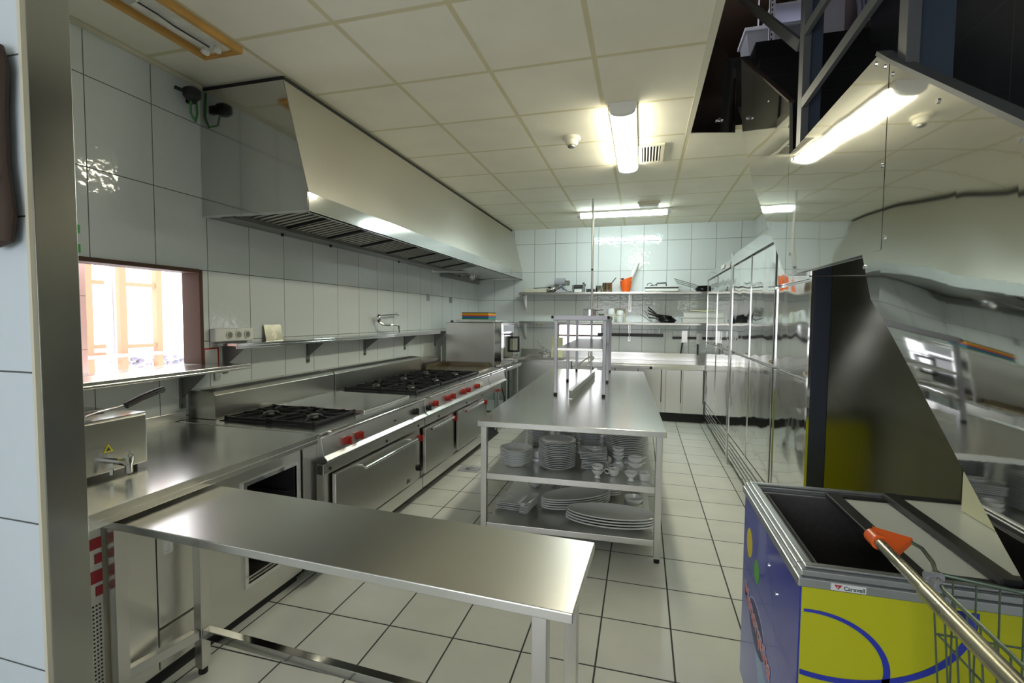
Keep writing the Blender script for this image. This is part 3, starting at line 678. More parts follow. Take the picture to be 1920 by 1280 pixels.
side = to_mesh('side_plate', MB().lathe(plate_prof(.095, .014), n=40), 'porcelain')
def stack(me, name, n, x, y, z, dz, label, toplabel, cat, group, jit=.002, rot0=0):
    for i in range(n):
        place(me, name, I(x+random.uniform(-jit, jit), y+random.uniform(-jit, jit), z+i*dz), rot0+random.uniform(-.05, .05),
              toplabel if i == n-1 else label, cat, group)
# middle shelf
stack(soup, 'soup_plate', 8, .215, .26, Z1+.012, .0118, 'white soup plate in the stack by the left leg of the table', 'uppermost white soup plate of the stack by the left leg', 'plate', 'soup plates on the middle shelf', .003)
solo('folded_plastic_sheet', MB().lathe([(.02, 0), (.07, .001), (.075, .006), (.05, .0105), (.001, .011)], I(.215, .26, Z1+.0005), 18), 'clear_wrap', 'crumpled plastic sheet under the stack of soup plates', 'plastic sheet', smooth=True)
stack(dinner, 'dinner_plate', 15, .505, .30, Z1, .0125, 'white round dinner plate in the tall front stack', 'uppermost white round dinner plate of the tall front stack', 'plate', 'dinner plates in the front stack')
stack(side, 'side_plate', 19, .29, .78, Z1, .0125, 'white side plate in the tall narrow stack behind the soup plates', 'uppermost side plate of the narrow stack behind the soup plates', 'plate', 'side plates behind the soup plates')
stack(side, 'side_plate', 18, .50, .86, Z1, .0125, 'white side plate in the stack hidden behind the dinner plates', 'uppermost side plate of the stack behind the dinner plates', 'plate', 'side plates behind the dinner plates')
stack(dinner, 'dinner_plate', 14, .72, .68, Z1, .013, 'white dinner plate in the low stack behind the square dishes', 'uppermost dinner plate of the low stack behind the square dishes', 'plate', 'dinner plates behind the square dishes')
stack(big, 'large_plate', 20, .985, .56, Z1+.03, .0128, 'large white plate in the tall stack near the right leg', 'uppermost large white plate near the right leg', 'plate', 'large plates near the right leg')
solo('plastic_wrapping', MB().lathe([(.151, .02), (.158, .08), (.153, .16), (.159, .24), (.152, .285), (.150, .285), (.150, .02)], I(.985, .56, Z1), 40), 'wrap', 'clear yellowed wrapping around the large plates', 'wrapping', smooth=True) if False else None
solo('plate_stand', MB().lathe([(.10, 0), (.11, .028), (.001, .029)], I(.985, .56, Z1), 24), 'porcelain', 'upturned white dish carrying the stack of large plates', 'dish', smooth=True)
def rsq(hw, hd, z, r=.012, n=4):
    pts = []
    for (cx, cyy, a0) in ((hw-r, hd-r, 0), (-hw+r, hd-r, PI/2), (-hw+r, -hd+r, PI), (hw-r, -hd+r, 3*PI/2)):
        for k in range(n+1):
            a = a0+PI/2*k/n; pts.append((cx+r*math.cos(a), cyy+r*math.sin(a), z))
    return pts
def sq_dish(hw, hd, h, r=.012):
    m = MB(); rings = [rsq(hw*.62, hd*.62, 0, r), rsq(hw*.66, hd*.66, .003, r), rsq(hw, hd, h, r), rsq(hw-.003, hd-.003, h+.003, r), rsq(hw*.7, hd*.7, .008, r), rsq(hw*.6, hd*.6, .006, r)]
    k = len(rings[0]); vs = sum(rings, []); fs = []
    for i in range(len(rings)-1):
        for j in range(k): fs.append((i*k+j, i*k+(j+1) % k, (i+1)*k+(j+1) % k, (i+1)*k+j))
    fs += [tuple(range(k))[::-1], tuple(range((len(rings)-1)*k, len(rings)*k))]
    return m.add(vs, fs)
sqd = to_mesh('square_plate', sq_dish(.092, .092, .016, .006), 'porcelain')
for i in range(11):
    place(sqd, 'square_plate', I(.765+(.006 if i < 6 else -.004)+random.uniform(-.002, .002), .34, Z1+i*.0105+(.004 if i > 5 else 0)), IR+.03+random.uniform(-.02, .02), 'white square plate in the stack in the middle of the shelf' if i < 10 else 'uppermost white square plate, under the small oval dish', 'plate', 'square plates')
oval_s = to_mesh('oval_dish', MB().lathe([(.02, 0), (.025, .003), (.055, .02), (.053, .023), (.022, .006), (.001, .006)], n=36, sx=1, sy=.7), 'porcelain')
place(oval_s, 'oval_dish', I(.77, .31, Z1+.126), .1, 'small oval white dish on top of the square plates', 'dish')
cup_prof = [(.018, 0), (.022, .002), (.017, .010), (.015, .02), (.030, .032), (.040, .052), (.042, .058), (.039, .058), (.027, .036), (.001, .03)]
def cup_mb(foot=True): return MB().lathe(cup_prof, n=32)
egg = to_mesh('footed_bowl', cup_mb(), 'porcelain')
bowl_in = to_mesh('small_bowl', MB().lathe([(.018, 0), (.020, .003), (.036, .018), (.041, .036), (.038, .037), (.032, .018), (.001, .006)], n=32), 'porcelain')
place(egg, 'footed_bowl', I(.80, .12, Z1), 0, 'white footed bowl at the shelf edge below the square plates, holding a second bowl', 'bowl', 'footed bowls')
place(bowl_in, 'small_bowl', I(.80, .12, Z1+.048), 0, 'small white bowl nested in the footed bowl below the square plates', 'bowl')
place(egg, 'footed_bowl', I(1.015, .115, Z1), 0, 'white footed bowl at the shelf edge beside the ramekin', 'bowl', 'footed bowls')
ram = to_mesh('ramekin', MB().lathe([(.028, 0), (.030, .003), (.034, .045), (.036, .05), (.032, .05), (.028, .01), (.001, .008)], n=32), 'porcelain')
place(ram, 'ramekin', I(1.10, .155, Z1), 0, 'small white straight-sided ramekin nearest the right leg', 'ramekin')
for k, (x, y, lb) in enumerate(((.905, .19, 'white cup with its handle to the left, in front on the shelf'), (.93, .30, 'white cup with its handle to the left, behind the front cup'))):
    cpt = T('coffee_cup', lb, 'cup', I(x, y, Z1+.0), IR+(0 if k == 0 else .3), 'cups lying among the bowls', local=True)
    cpt.add('body', MB().lathe([(.018, 0), (.022, .003), (.036, .022), (.040, .048), (.037, .048), (.032, .022), (.001, .008)], n=30), 'porcelain', smooth=True)
    cpt.add('handle', MB().tube([(-.036, 0, .04), (-.055, 0, .044), (-.066, 0, .03), (-.055, 0, .014), (-.032, 0, .014)], .0045, 8), 'porcelain', smooth=True)
for k in range(3):
    place(bowl_in, 'small_bowl', I(.93, .40, Z1+.05+k*.026), 0, ('lowest', 'middle', 'uppermost')[k]+' small white bowl of the three stacked in front of the large plates', 'bowl', 'small bowls in front of the large plates', scale=(1.1, 1.1, 1))
solo('upturned_cup', MB().lathe([(.045, 0), (.042, .02), (.03, .045), (.001, .049)], I(.93, .40, Z1), 28), 'porcelain', 'upturned white cup under the three stacked small bowls', 'cup', smooth=True)
for k in range(2):
    sb = T('sauce_boat', ('lower' if k == 0 else 'upper')+' white sauce boat of the pair near the right leg', 'sauce boat', I(1.045, .27, Z1+.036+k*.035), IR+.2*k, 'sauce boats near the right leg', local=True)
    sb.add('body', MB().lathe([(.018, 0), (.022, .003), (.042, .022), (.05, .045), (.047, .046), (.036, .02), (.001, .008)], n=30, sx=1.05, sy=.8), 'porcelain', smooth=True)
    sb.add('spout', MB().prism([(.045, -.015, .044), (.045, .015, .044), (.075, 0, .052)], (-.008, 0, -.012)), 'porcelain')
solo('saucer', MB().lathe([(.03, .03), (.055, .033), (.055, .036), (.001, .0335), (.001, .02)], I(1.045, .27, Z1), 30).lathe([(.03, 0), (.026, .028), (.001, .03)], I(1.045, .27, Z1), 24), 'porcelain', 'white footed saucer under the sauce boats', 'saucer', smooth=True)
fc = T('coffee_cup', 'bluish white cup between the soup plates and the dinner plates', 'cup', I(.355, .36, Z1+.035), 0, local=True)
fc.add('body', MB().lathe([(.026, 0), (.030, .003), (.040, .022), (.042, .055), (.039, .055), (.034, .022), (.001, .008)], n=30), 'porcelain', smooth=True)
solo('small_dish', MB().lathe([(.03, 0), (.05, .02), (.05, .034), (.001, .034)], I(.355, .36, Z1), 28), 'porcelain', 'upturned small white dish under the cup beside the soup plates', 'dish', smooth=True)
# bottom shelf
def oval_platter(a, b, h):
    return MB().lathe([(.5, 0), (.56, .002), (.9, h*.8), (1.0, h), (1.005, h+.005), (.97, h+.007), (.78, .010), (.001, .008)], n=56).v
def oval_mb(a, b, h):
    m = MB().lathe([(.50, 0), (.56, .002), (.86, h*.75), (1.0, h), (1.004, h+.004), (.975, h+.008), (.74, .011), (.001, .009)], n=56)
    m.v = [(v[0]*a, v[1]*b, v[2]) for v in m.v]; return m
pl_big = to_mesh('oval_platter', oval_mb(.30, .135, .028), 'porcelain')
pl_mid = to_mesh('oval_platter', oval_mb(.28, .12, .024), 'porcelain')
pl_lrg = to_mesh('oval_platter', oval_mb(.25, .12, .022), 'porcelain')
for i in range(4):
    place(pl_big, 'oval_platter', I(.88+.003*i, .21, Z0+i*.019), IR-.02+random.uniform(-.01, .01), ('lowest', 'second from the bottom', 'third from the bottom', 'uppermost')[i]+(' long white oval platter of the front stack' if i in (0, 3) else ' in the front stack of long white oval platters'), 'platter', 'oval platters, front stack')
for i in range(5):
    place(pl_mid, 'oval_platter', I(.63, .475, Z0+i*.0165), IR+.55+random.uniform(-.01, .01), 'long white oval platter in the slanted stack behind the front one' if i < 4 else 'uppermost long white oval platter of the slanted stack', 'platter', 'oval platters, slanted stack')
for i in range(3):
    place(pl_lrg, 'oval_platter', I(.71, .78, Z0+i*.018), IR-.12, 'white oval platter in the low stack at the back of the bottom shelf' if i < 2 else 'uppermost white oval platter of the low stack at the back', 'platter', 'oval platters, back stack')
rect = to_mesh('rectangular_plate', sq_dish(.035, .125, .012, .02), 'porcelain')
for i in range(7):
    place(rect, 'rectangular_plate', I(.295+.002*i, .33, Z0+i*.0105), IR-.16, 'narrow white rectangular plate in the stack on the bottom shelf' if i < 6 else 'uppermost narrow white rectangular plate', 'plate', 'narrow rectangular plates')
sqb = to_mesh('square_plate', sq_dish(.10, .11, .012, .02), 'porcelain')
for i in range(4):
    place(sqb, 'square_plate', I(.165, .36, Z0+i*.012+(.0 if i < 2 else .006)), IR-.1, 'rounded square white plate at the left end of the bottom shelf' if i < 3 else 'uppermost rounded square white plate at the left end of the bottom shelf', 'plate', 'rounded square plates')
bowl = to_mesh('soup_bowl', MB().lathe([(.035, 0), (.038, .004), (.062, .03), (.070, .06), (.066, .061), (.056, .03), (.001, .010)], n=36), 'porcelain')
for (x, y, n, dz, lb) in ((.26, .80, 5, .034, 'behind the rounded square plates'), (.38, .86, 4, .034, 'second from the left at the back'), (.53, 1.02, 6, .034, 'behind the slanted oval platters'), (.68, 1.04, 5, .034, 'at the middle of the back row'), (.86, 1.12, 5, .034, 'behind the low stack of platters'), (1.045, .50, 2, .034, 'in the open beside the right leg')):
    for i in range(n):
        place(bowl, 'soup_bowl', I(x+random.uniform(-.003, .003), y, Z0+i*dz), 0, 'white soup bowl in the stack '+lb if i < n-1 else 'uppermost white soup bowl of the stack '+lb, 'bowl', 'soup bowls '+lb)
for i in range(6):
    place(bowl, 'soup_bowl', I(1.07, .86, Z0+i*.034), 0, 'white soup bowl in the tall stack nearest the right side' if i < 5 else 'uppermost white soup bowl of the tall stack nearest the right side', 'bowl', 'soup bowls at the right side')

# rack standing on the island
t = T('table_rack', 'tall narrow steel rack with two shelves standing on the island', 'rack', I(.345, 1.21, .85), IR, local=True)
RW, RL = .46, 2.06
for i, y in enumerate((0, .97, RL-.03)):
    for x in (0, RW-.03):
        l_ = t.add('leg', MB().box(x, x+.03, y, y+.03, .022, .675), 'steel_rack', bevel=.0015)
        t.add('foot', MB().box(x, x+.03, y, y+.03, .0005, .022), 'rubber', under=l_)
t.add('shelf', MB().box(-.008, RW+.008, -.01, RL+.01, .680, .722).box(-.008, RW+.008, -.01, RL+.01, .675, .681), 'steel_rack', bevel=.002)
t.add('shelf', MB().box(.03, RW-.03, .0, RL, .405, .43), 'steel_shelf', bevel=.002)
for x, sx in ((-.008, -1), (RW+.008, 1)):
    t.add('corner_cap', MB().lathe([(.001, -.014), (.012, -.012), (.014, 0), (.012, .012), (.001, .014)], (x+sx*.008, -.002, .705), 12), 'rubber', smooth=True)
solo('steel_channel', MB().bar(I(.50, 1.05, .8875), I(.62, 2.9, .8875), .004, .073).bar(I(.515, 1.05, .924), I(.635, 2.9, .924), .034, .003).bar(I(.515, 1.05, .852), I(.635, 2.9, .852), .034, .003), 'steel', 'long steel channel lying on the island under the rack', 'steel channel')
cp_ = []
cx, cy_, cz = I(.60, 1.6, 1.12)
for k in range(60):
    a = k/59*2*PI*2.5
    cp_.append((cx+.075*math.sin(a)*(1 if k < 30 else .75)-.02*math.cos(a), cy_+.02*math.sin(a*1.3)+.1*k/59, cz+.055*math.sin(2*a*.5+.6)*1.1+.0-.02*math.cos(a)))
cp_ += [I(.62, 1.7, 1.2), I(.63, 1.7, 1.262)]
solo('cable_loop', MB().tube(cp_, .006, 6), 'white_pl', 'white cable tied in a loop, hanging under the middle shelf of the rack', 'cable', smooth=True)
pp = I(.56, 3.10, 0)
t = T('ceiling_pole', 'thin steel conduit rising from the island through the rack to the ceiling', 'pole', (pp[0], pp[1], .85))
t.add('tube', MB().cyl((pp[0], pp[1], .8505), (pp[0]-.01, pp[1], 3.049), .014, 14), 'steel', smooth=True)
t.add('clamp', MB().cyl((pp[0]-.005, pp[1]-.014, 2.16), (pp[0]-.005, pp[1]-.024, 2.16), .014, 10), 'black')
t = T('saucepan', 'small steel saucepan on the rack in front of the pole', 'saucepan', I(.555, 2.75, 1.573), 0, local=True)
t.add('body', MB().lathe([(.075, 0), (.08, .005), (.08, .075), (.084, .08), (.078, .08), (.075, .006), (.001, .004)], n=32), 'chrome', smooth=True)
t.add('handle', MB().tube([(.08, 0, .065), (.13, 0, .075), (.16, 0, .075)], .006, 8), 'black', smooth=True)
t = T('ladle', 'ladle lying with its handle over the far right corner of the rack', 'ladle', I(.80, 3.0, 1.573), 0, local=True)
t.add('bowl', MB().lathe([(.001, 0), (.03, .008), (.042, .03), (.039, .03), (.001, .004)], (-.12, 0, 0), 20), 'chrome', smooth=True)
t.add('handle', MB().tube([(-.08, 0, .028), (.04, 0, .012), (.14, 0, .014)], .006, 8), 'chrome', smooth=True)

# ------------------------------------------------------------------ front table
TA = math.atan2(-.075, 1.77)
t = T('front_table', 'long narrow steel table across the foreground', 'table', (-1.885, 1.222, 0), TA, local=True)
t.add('tabletop', MB().box(0, 1.735, 0, .40, .783, .812), 'steel_table', bevel=.003)
lg3 = []
for x, y in ((.0, .03), (1.62, .03), (.043, .325), (1.65, .325)):
    l_ = t.add('leg', MB().box(x, x+.042, y, y+.042, .03, .782), 'steel', bevel=.002)
    t.add('foot', MB().cyl((x+.021, y+.021, .001), (x+.021, y+.021, .03), .018, 14), 'rubber', under=l_, smooth=True)
t.add('crossbar', MB().box(.087, 1.648, .328, .364, .165, .205), 'steel_gloss', bevel=.002)
t.add('crossbar', MB().bar((.02, .073, .185), (.062, .324, .185), .034, .04), 'steel', bevel=.002)
t.add('crossbar', MB().bar((1.641, .073, .185), (1.671, .324, .185), .034, .04), 'steel', bevel=.002)

# ------------------------------------------------------------------ back counter
t = T('back_counter', 'steel back counter with upstand, doors and dark plinth', 'counter', (-.3, 7.7, 0))
t.add('worktop', MB().box(-1.05, .90, 7.38, 7.995, .845, .875).box(-1.05, .90, 7.38, 7.40, .80, .845).box(-1.05, XR-.01, 7.97, 7.999, .875, 1.0).box(.90, XR-.01, 7.45, 7.995, .845, .875), 'steel_h', bevel=.003)
t.add('carcass', MB().box(-1.05, .90, 7.44, 7.99, .14, .80), 'steel')
for x in (-1.04, -.70, -.36, -.02, .36, .60):
    w = .32 if x < .36 else (.22 if x < .6 else .29)
    d = t.add('door', MB().box(x, x+w, 7.41, 7.438, .15, .79), 'steel', bevel=.003)
    t.add('handle_groove', MB().box(x+w-.012, x+w-.002, 7.405, 7.409, .3, .79), 'black', under=d)
t.add('plinth', MB().box(-1.05, .90, 7.50, 7.98, .001, .14), 'void')
t.add('drawer_latch', MB().box(.12, .16, 7.372, 7.379, .79, .83), 'black')
t = T('sink_unit', 'steel sink with panelled front in the left back corner', 'sink', (-1.5, 7.7, 0))
t.add('rim', MB().box(-2.02, -1.92, 7.38, 7.99, .845, .875).box(-1.20, -1.06, 7.38, 7.99, .845, .875).box(-1.92, -1.20, 7.38, 7.46, .845, .875).box(-1.92, -1.20, 7.88, 7.99, .845, .875).box(-2.02, -1.06, 7.97, 7.999, .875, 1.01), 'steel_h', bevel=.003)
t.add('basin', MB().box(-1.92, -1.20, 7.46, 7.88, .62, .625).box(-1.925, -1.92, 7.46, 7.88, .62, .845).box(-1.20, -1.195, 7.46, 7.88, .62, .845).box(-1.92, -1.20, 7.455, 7.46, .62, .845).box(-1.92, -1.20, 7.88, 7.885, .62, .845), 'steel')
t.add('front_panel', MB().box(-2.02, -1.06, 7.39, 7.41, .14, .845), 'steel', bevel=.003)
t.add('plinth', MB().box(-2.0, -1.08, 7.5, 7.95, .001, .14), 'void')
t = T('sink_tap', 'chrome mixer tap with long lever on the sink', 'tap', (-1.60, 7.93, .876))
t.add('body', MB().cyl((-1.66, 7.93, .876), (-1.66, 7.93, .94), .02, 12).cyl((-1.52, 7.93, .876), (-1.52, 7.93, .94), .02, 12).cyl((-1.69, 7.93, .945), (-1.49, 7.93, .945), .022, 12).lathe([(.02, 0), (.032, .03), (.03, .08), (.012, .10)], (-1.60, 7.93, .94), 14), 'chrome', smooth=True)
t.add('spout', MB().tube([(-1.60, 7.92, .98), (-1.56, 7.85, .99), (-1.52, 7.76, .96), (-1.50, 7.74, .93)], .013, 8), 'chrome', smooth=True)
t.add('lever', MB().tube([(-1.60, 7.93, 1.03), (-1.66, 7.92, 1.07), (-1.71, 7.92, 1.14)], .007, 8).lathe([(.001, -.01), (.01, 0), (.001, .012)], (-1.712, 7.92, 1.148), 10), 'chrome', smooth=True)
solo('soap_bottle', MB().lathe([(.025, 0), (.025, .10), (.008, .12), (.008, .14)], (-1.42, 7.93, .876), 16), 'white_pl', 'white bottle right of the sink tap', 'bottle', smooth=True)
solo('corner_post', MB().box(-2.13, -2.08, 7.40, 7.45, .001, .90), 'steel_dark', 'dark upright beside the sink', 'post')
solo('brown_bottle', MB().lathe([(.028, 0), (.03, .05), (.03, .10), (.012, .12), (.012, .16)], (-2.09, 7.43, .901), 16), 'copper', 'brown topped bottle on the upright beside the sink', 'bottle', smooth=True)
t = T('wall_sockets', 'double white socket under the lower back shelf', 'socket', (-1.72, 8, 1.41))
t.add('housing', MB().box(-1.78, -1.62, 7.985, 8, 1.39, 1.455), 'white_pl', bevel=.003)
for x in (-1.74, -1.665): t.add('socket', MB().cyl((x, 7.985, 1.422), (x, 7.98, 1.422), .024, 14), 'ivory', smooth=True)
t = T('wall_switch', 'small grey switch box left of the sink wall', 'switch', (-2.13, 8, 1.36))
t.add('box', MB().box(-2.16, -2.09, 7.985, 8, 1.34, 1.375), 'grey_bin', bevel=.002)
t.add('rocker', MB().box(-2.145, -2.105, 7.981, 7.985, 1.348, 1.367), 'steel_dark')
solo('drain_fitting', MB().cyl((-2.10, 8, 1.20), (-2.10, 7.97, 1.20), .035, 18).cyl((-2.10, 7.97, 1.20), (-2.10, 7.955, 1.20), .02, 14), 'grey_bin', 'round pipe cap on the tiles beside the oven handle', 'pipe cap', smooth=True)
# shelves
def back_shelf(z, label, brs, bh):
    t = T('wall_shelf', label, 'shelf', (-.5, 8, z-.1))
    t.add('shelf_board', MB().box(-2.0, XR-.01, 7.72, 7.997, z-.008, z).box(-2.0, XR-.01, 7.72, 7.728, z-.035, z-.008), 'steel_shelf', bevel=.002)
    for x in brs:
        t.add('bracket', MB().prism([(x-.006, 7.992, z-.009), (x-.006, 7.74, z-.009), (x-.006, 7.76, z-.04), (x-.006, 7.992, z-.29)], (.012, 0, 0)).box(x-.02, x+.02, 7.992, 7.998, z-bh, z-.009), 'steel')
back_shelf(1.965, 'upper steel shelf on the back wall', (-1.95, -.20, 1.2), .31)
back_shelf(1.485, 'lower steel shelf on the back wall', (-1.95, -.20, 1.2), .31)
U, Lw = 1.966, 1.486
solo('white_tray', MB().box(-1.92, -1.55, 7.75, 7.97, U, U+.06), 'ivory', 'flat white box at the left end of the upper shelf', 'box', bevel=.006)
t = T('sharpening_steel', 'long dark metal rod lying over the white box', 'rod', (-1.6, 7.82, U+.061))
t.add('rod', MB().bar((-1.77, 7.82, U+.072), (-1.50, 7.80, U+.085), .016, .014), 'steel_dark')
t.add('grip', MB().cyl((-1.53, 7.802, U+.083), (-1.47, 7.80, U+.086), .012, 10), 'black', smooth=True)
t = T('stick_blender', 'small shiny mixer motor with dark cable between white box and grinder', 'mixer', (-1.46, 7.84, U))
bb = MB().lathe([(.02, -.06), (.042, -.04), (.046, .02), (.03, .05)], (0, 0, 0), 20)
bb.v = [(-1.46+v[2], 7.84+v[1], U+.055+v[0]+v[2]*.25) for v in bb.v]
t.add('body', bb, 'chrome', smooth=True)
t.add('cable', MB().tube([(-1.52, 7.80, U+.05), (-1.54, 7.79, U+.012), (-1.42, 7.78, U+.012), (-1.36, 7.80, U+.05), (-1.30, 7.80, U+.10)], .009, 8), 'black', smooth=True)
t = T('meat_grinder', 'grey electric grinder with round motor on a stand', 'grinder', (-1.31, 7.86, U))
t.add('foot', MB().prism([(-1.40, 7.76, U), (-1.22, 7.76, U), (-1.27, 7.80, U+.06), (-1.36, 7.80, U+.06)], (0, .15, 0)).box(-1.34, -1.29, 7.80, 7.90, U+.055, U+.12), 'grey_bin')
t.add('motor', MB().cyl((-1.42, 7.86, U+.175), (-1.25, 7.86, U+.175), .066, 26), 'grey_bin', smooth=True)
t.add('head', MB().cyl((-1.25, 7.86, U+.16), (-1.18, 7.84, U+.155), .042, 18).cyl((-1.215, 7.83, U+.145), (-1.215, 7.77, U+.145), .026, 14), 'steel_dark', smooth=True)
t.add('cable', MB().tube([(-1.29, 7.80, U+.10), (-1.25, 7.77, U+.05), (-1.18, 7.76, U+.016), (-1.13, 7.77, U+.012)], .006, 6), 'black', smooth=True)
t = T('pasta_roller', 'small black and grey roller machine on the upper shelf left of the pole', 'machine', (-1.02, 7.85, U))
t.add('side_plate', MB().box(-1.12, -1.095, 7.78, 7.92, U, U+.12), 'steel_dark', bevel=.004)
t.add('side_plate', MB().box(-.945, -.92, 7.78, 7.92, U, U+.14), 'steel_dark', bevel=.004)
t.add('rollers', MB().cyl((-1.095, 7.85, U+.10), (-.945, 7.85, U+.10), .028, 16).cyl((-1.095, 7.81, U+.08), (-.945, 7.81, U+.08), .02, 16), 'black', smooth=True)
t.add('tray', MB().box(-1.08, -.96, 7.76, 7.90, U, U+.045), 'white_pl', bevel=.003)
t.add('knob', MB().cyl((-.92, 7.84, U+.12), (-.905, 7.84, U+.12), .018, 12).cyl((-.94, 7.84, U+.14), (-.94, 7.84, U+.16), .018, 12), 'black', smooth=True)
solo('black_box', MB().box(-.89, -.76, 7.78, 7.92, U, U+.055), 'black', 'small black box behind the pole on the upper shelf', 'box', bevel=.004)
solo('steel_canister', MB().lathe([(.05, 0), (.052, .004), (.052, .10), (.055, .108), (.049, .108), (.047, .006), (.001, .005)], (-.695, 7.86, U), 26), 'chrome', 'narrow steel canister right of the pole', 'canister', smooth=True)
t = T('stock_pot', 'tall steel pot with a spoon in it on the upper shelf', 'pot', (-.56, 7.86, U))
t.add('body', MB().lathe([(.078, 0), (.08, .005), (.08, .145), (.083, .15), (.077, .15), (.075, .006), (.001, .005)], (-.56, 7.86, U), 36), 'copper', smooth=True)
solo('spoon', MB().tube([(-.59, 7.87, U+.01), (-.50, 7.86, U+.14), (-.42, 7.85, U+.235)], .009, 8), 'steel_dark', 'spoon handle sticking out of the tall steel pot', 'spoon', smooth=True)
t = T('orange_bucket', 'bright orange pitcher with slanted rim on the upper shelf', 'bucket', (-.265, 7.86, U))
obk = MB(); prof_ = [(.062, 0), (.078, .07), (.092, .16), (.096, .21), (.090, .21), (.086, .16), (.07, .07), (.001, .01)]
obk.lathe(prof_, (-.265, 7.86, U), 36)
obk.v = [(x, y, z+(.035*((x+.265)/.09) if z > U+.19 else (.015*((x+.265)/.09) if z > U+.14 else 0))) for x, y, z in obk.v]
t.add('body', obk, 'orange', smooth=True)
t.add('badge', MB().cyl((-.185, 7.80, U+.19), (-.18, 7.792, U+.19), .010, 10), 'yel_b')
solo('paper_roll', MB().cyl((-.24, 7.88, U+.10), (-.10, 7.92, U+.47), .026, 20, r2=.040), 'white_pl', 'white paper cone standing in the orange pitcher', 'paper roll', smooth=True)
solo('steel_cup', MB().lathe([(.001, 0), (.02, .005), (.03, .03), (.027, .03), (.001, .01)], (-.325, 7.86, U+.195), 16), 'steel_dark', 'dark ladle cup at the left rim of the orange pitcher', 'ladle', smooth=True)
t = T('waffle_iron', 'flat white and black electric grill on the upper shelf', 'grill', (.275, 7.86, U))
gx0, gx1 = .03, .53
t.add('base', MB().box(gx0, gx1, 7.74, 7.97, U+.008, U+.05), 'white_pl', bevel=.008)
t.add('band', MB().box(gx0-.002, gx1+.002, 7.738, 7.972, U+.051, U+.070), 'black', bevel=.003)
t.add('lid', MB().box(gx0, gx1, 7.74, 7.97, U+.071, U+.088), 'white_pl', bevel=.006)
t.add('base_edge', MB().box(gx0, gx1, 7.74, 7.97, U, U+.008), 'black')
t.add('handle', MB().tube([(.20, 7.75, U+.09), (.21, 7.75, U+.13), (.34, 7.75, U+.135), (.35, 7.75, U+.09)], .010, 8), 'black', smooth=True)
t.add('cord', MB().tube([(.06, 7.78, U+.095), (.07, 7.78, U+.125), (.11, 7.78, U+.14), (.15, 7.78, U+.11), (.11, 7.80, U+.096), (.17, 7.80, U+.10), (.20, 7.79, U+.12)], .006, 6), 'black', smooth=True)
t.add('hook', MB().tube([(.53, 7.75, U+.08), (.57, 7.75, U+.08), (.58, 7.75, U+.05), (.55, 7.75, U+.04)], .006, 6), 'steel', smooth=True)
def fpan(name, label, x, y, z, r, h, tip, m, group, tilt=0, m2=None, body_n=32):
    t = T(name, label, 'pan', (x, y, z), 0, group, local=True)
    t.add('body', MB().lathe([(r*.72, 0), (r*.78, .003), (r, h), (r-.004, h), (r*.75, .006), (.001, .005)], n=body_n), m, smooth=True)
    tx, tz = tip
    t.add('handle', MB().tube([(-r*.95, 0, h*.85), (-r*1.2, 0, h+.02), (tx, 0, tz)], .010 if m2 is None else .006, 8), m2 or 'pan', smooth=True)
    t.o.rotation_euler = (0, tilt, 0)
    return t
for k in range(3):
    fpan('frying_pan', ('lowest', 'middle', 'uppermost')[k]+' black frying pan in the pile at the right end of the upper shelf', .90+.012*k, 7.84, U+.002+.02*k, .13-.004*k, .045, (-.40-.03*k, .14+.012*k), 'pan', 'frying pans on the upper shelf', .0, 'steel_dark')
solo('brass_pan_rim', MB().lathe([(.085, 0), (.105, .03), (.101, .03), (.001, .004)], (.95, 7.84, U+.049), 30), 'copper', 'shallow brassy pan on top of the pile on the upper shelf', 'pan', smooth=True)
for k in range(4):
    fpan('frying_pan', ('lowest', 'second from the bottom', 'third from the bottom', 'uppermost')[k]+' black frying pan of the pile on the lower shelf', .38-.018*k, 7.86, Lw+.002+.024*k, .145-.006*k, .045, (-.29+.01*k, .075+.02*k), 'pan', 'frying pans on the lower shelf', .05*(k > 0)+.03*k)
for k in range(2):
    solo('skewer', MB().tube([(.14, 7.79-.02*k, Lw+.008), (-.04+.07*k, 7.79-.02*k, Lw+.13+.06*k)], .005, 6), 'steel_dark', ('lower' if k == 0 else 'upper')+' thin rod leaning left of the pile of frying pans', 'rod', 'thin rods by the frying pans', smooth=True)
for k in range(2):
    t = T('food_container', ('lower' if k == 0 else 'upper')+' white plastic food container on the lower shelf', 'container', (.79, 7.85, Lw+.075*k), group='white food containers')
    z0 = Lw+.085*k
    hw = .21-.01*k
    t.add('tub', MB().prism([(.80-hw+.02, 7.74, z0), (.80+hw-.02, 7.74, z0), (.80+hw, 7.74, z0+.083), (.80-hw, 7.74, z0+.083)], (0, .22, 0)), 'white_pl', bevel=.004)
    t.add('rim', MB().box(.80-hw-.012, .80+hw+.012, 7.732, 7.968, z0+.076, z0+.084), 'white_pl', bevel=.002)
solo('yellow_folder', MB().prism([(.72, 7.74, Lw+.185), (.98, 7.74, Lw+.172), (.98, 7.74, Lw+.195), (.72, 7.74, Lw+.20)], (0, .2, 0)), 'wrap', 'pale yellow cloth folded on the white containers', 'cloth')
for k in range(2):
    x = (-.485, -.345)[k]
    solo('paper_towel_roll', MB().lathe([(.052, 0), (.054, .01), (.054, (.19, .165)[k]), (.042, (.215, .19)[k]), (.001, (.22, .195)[k])], (x, 7.83, Lw), 26), 'porcelain', ('left' if k == 0 else 'right')+' of the two white rolls standing on the lower shelf', 'roll', 'white rolls on the lower shelf', smooth=True)
solo('cream_board', MB().box(-.45, -.27, 7.965, 7.985, Lw, Lw+.22), 'ivory', 'cream board leaning on the tiles behind the white rolls', 'board')
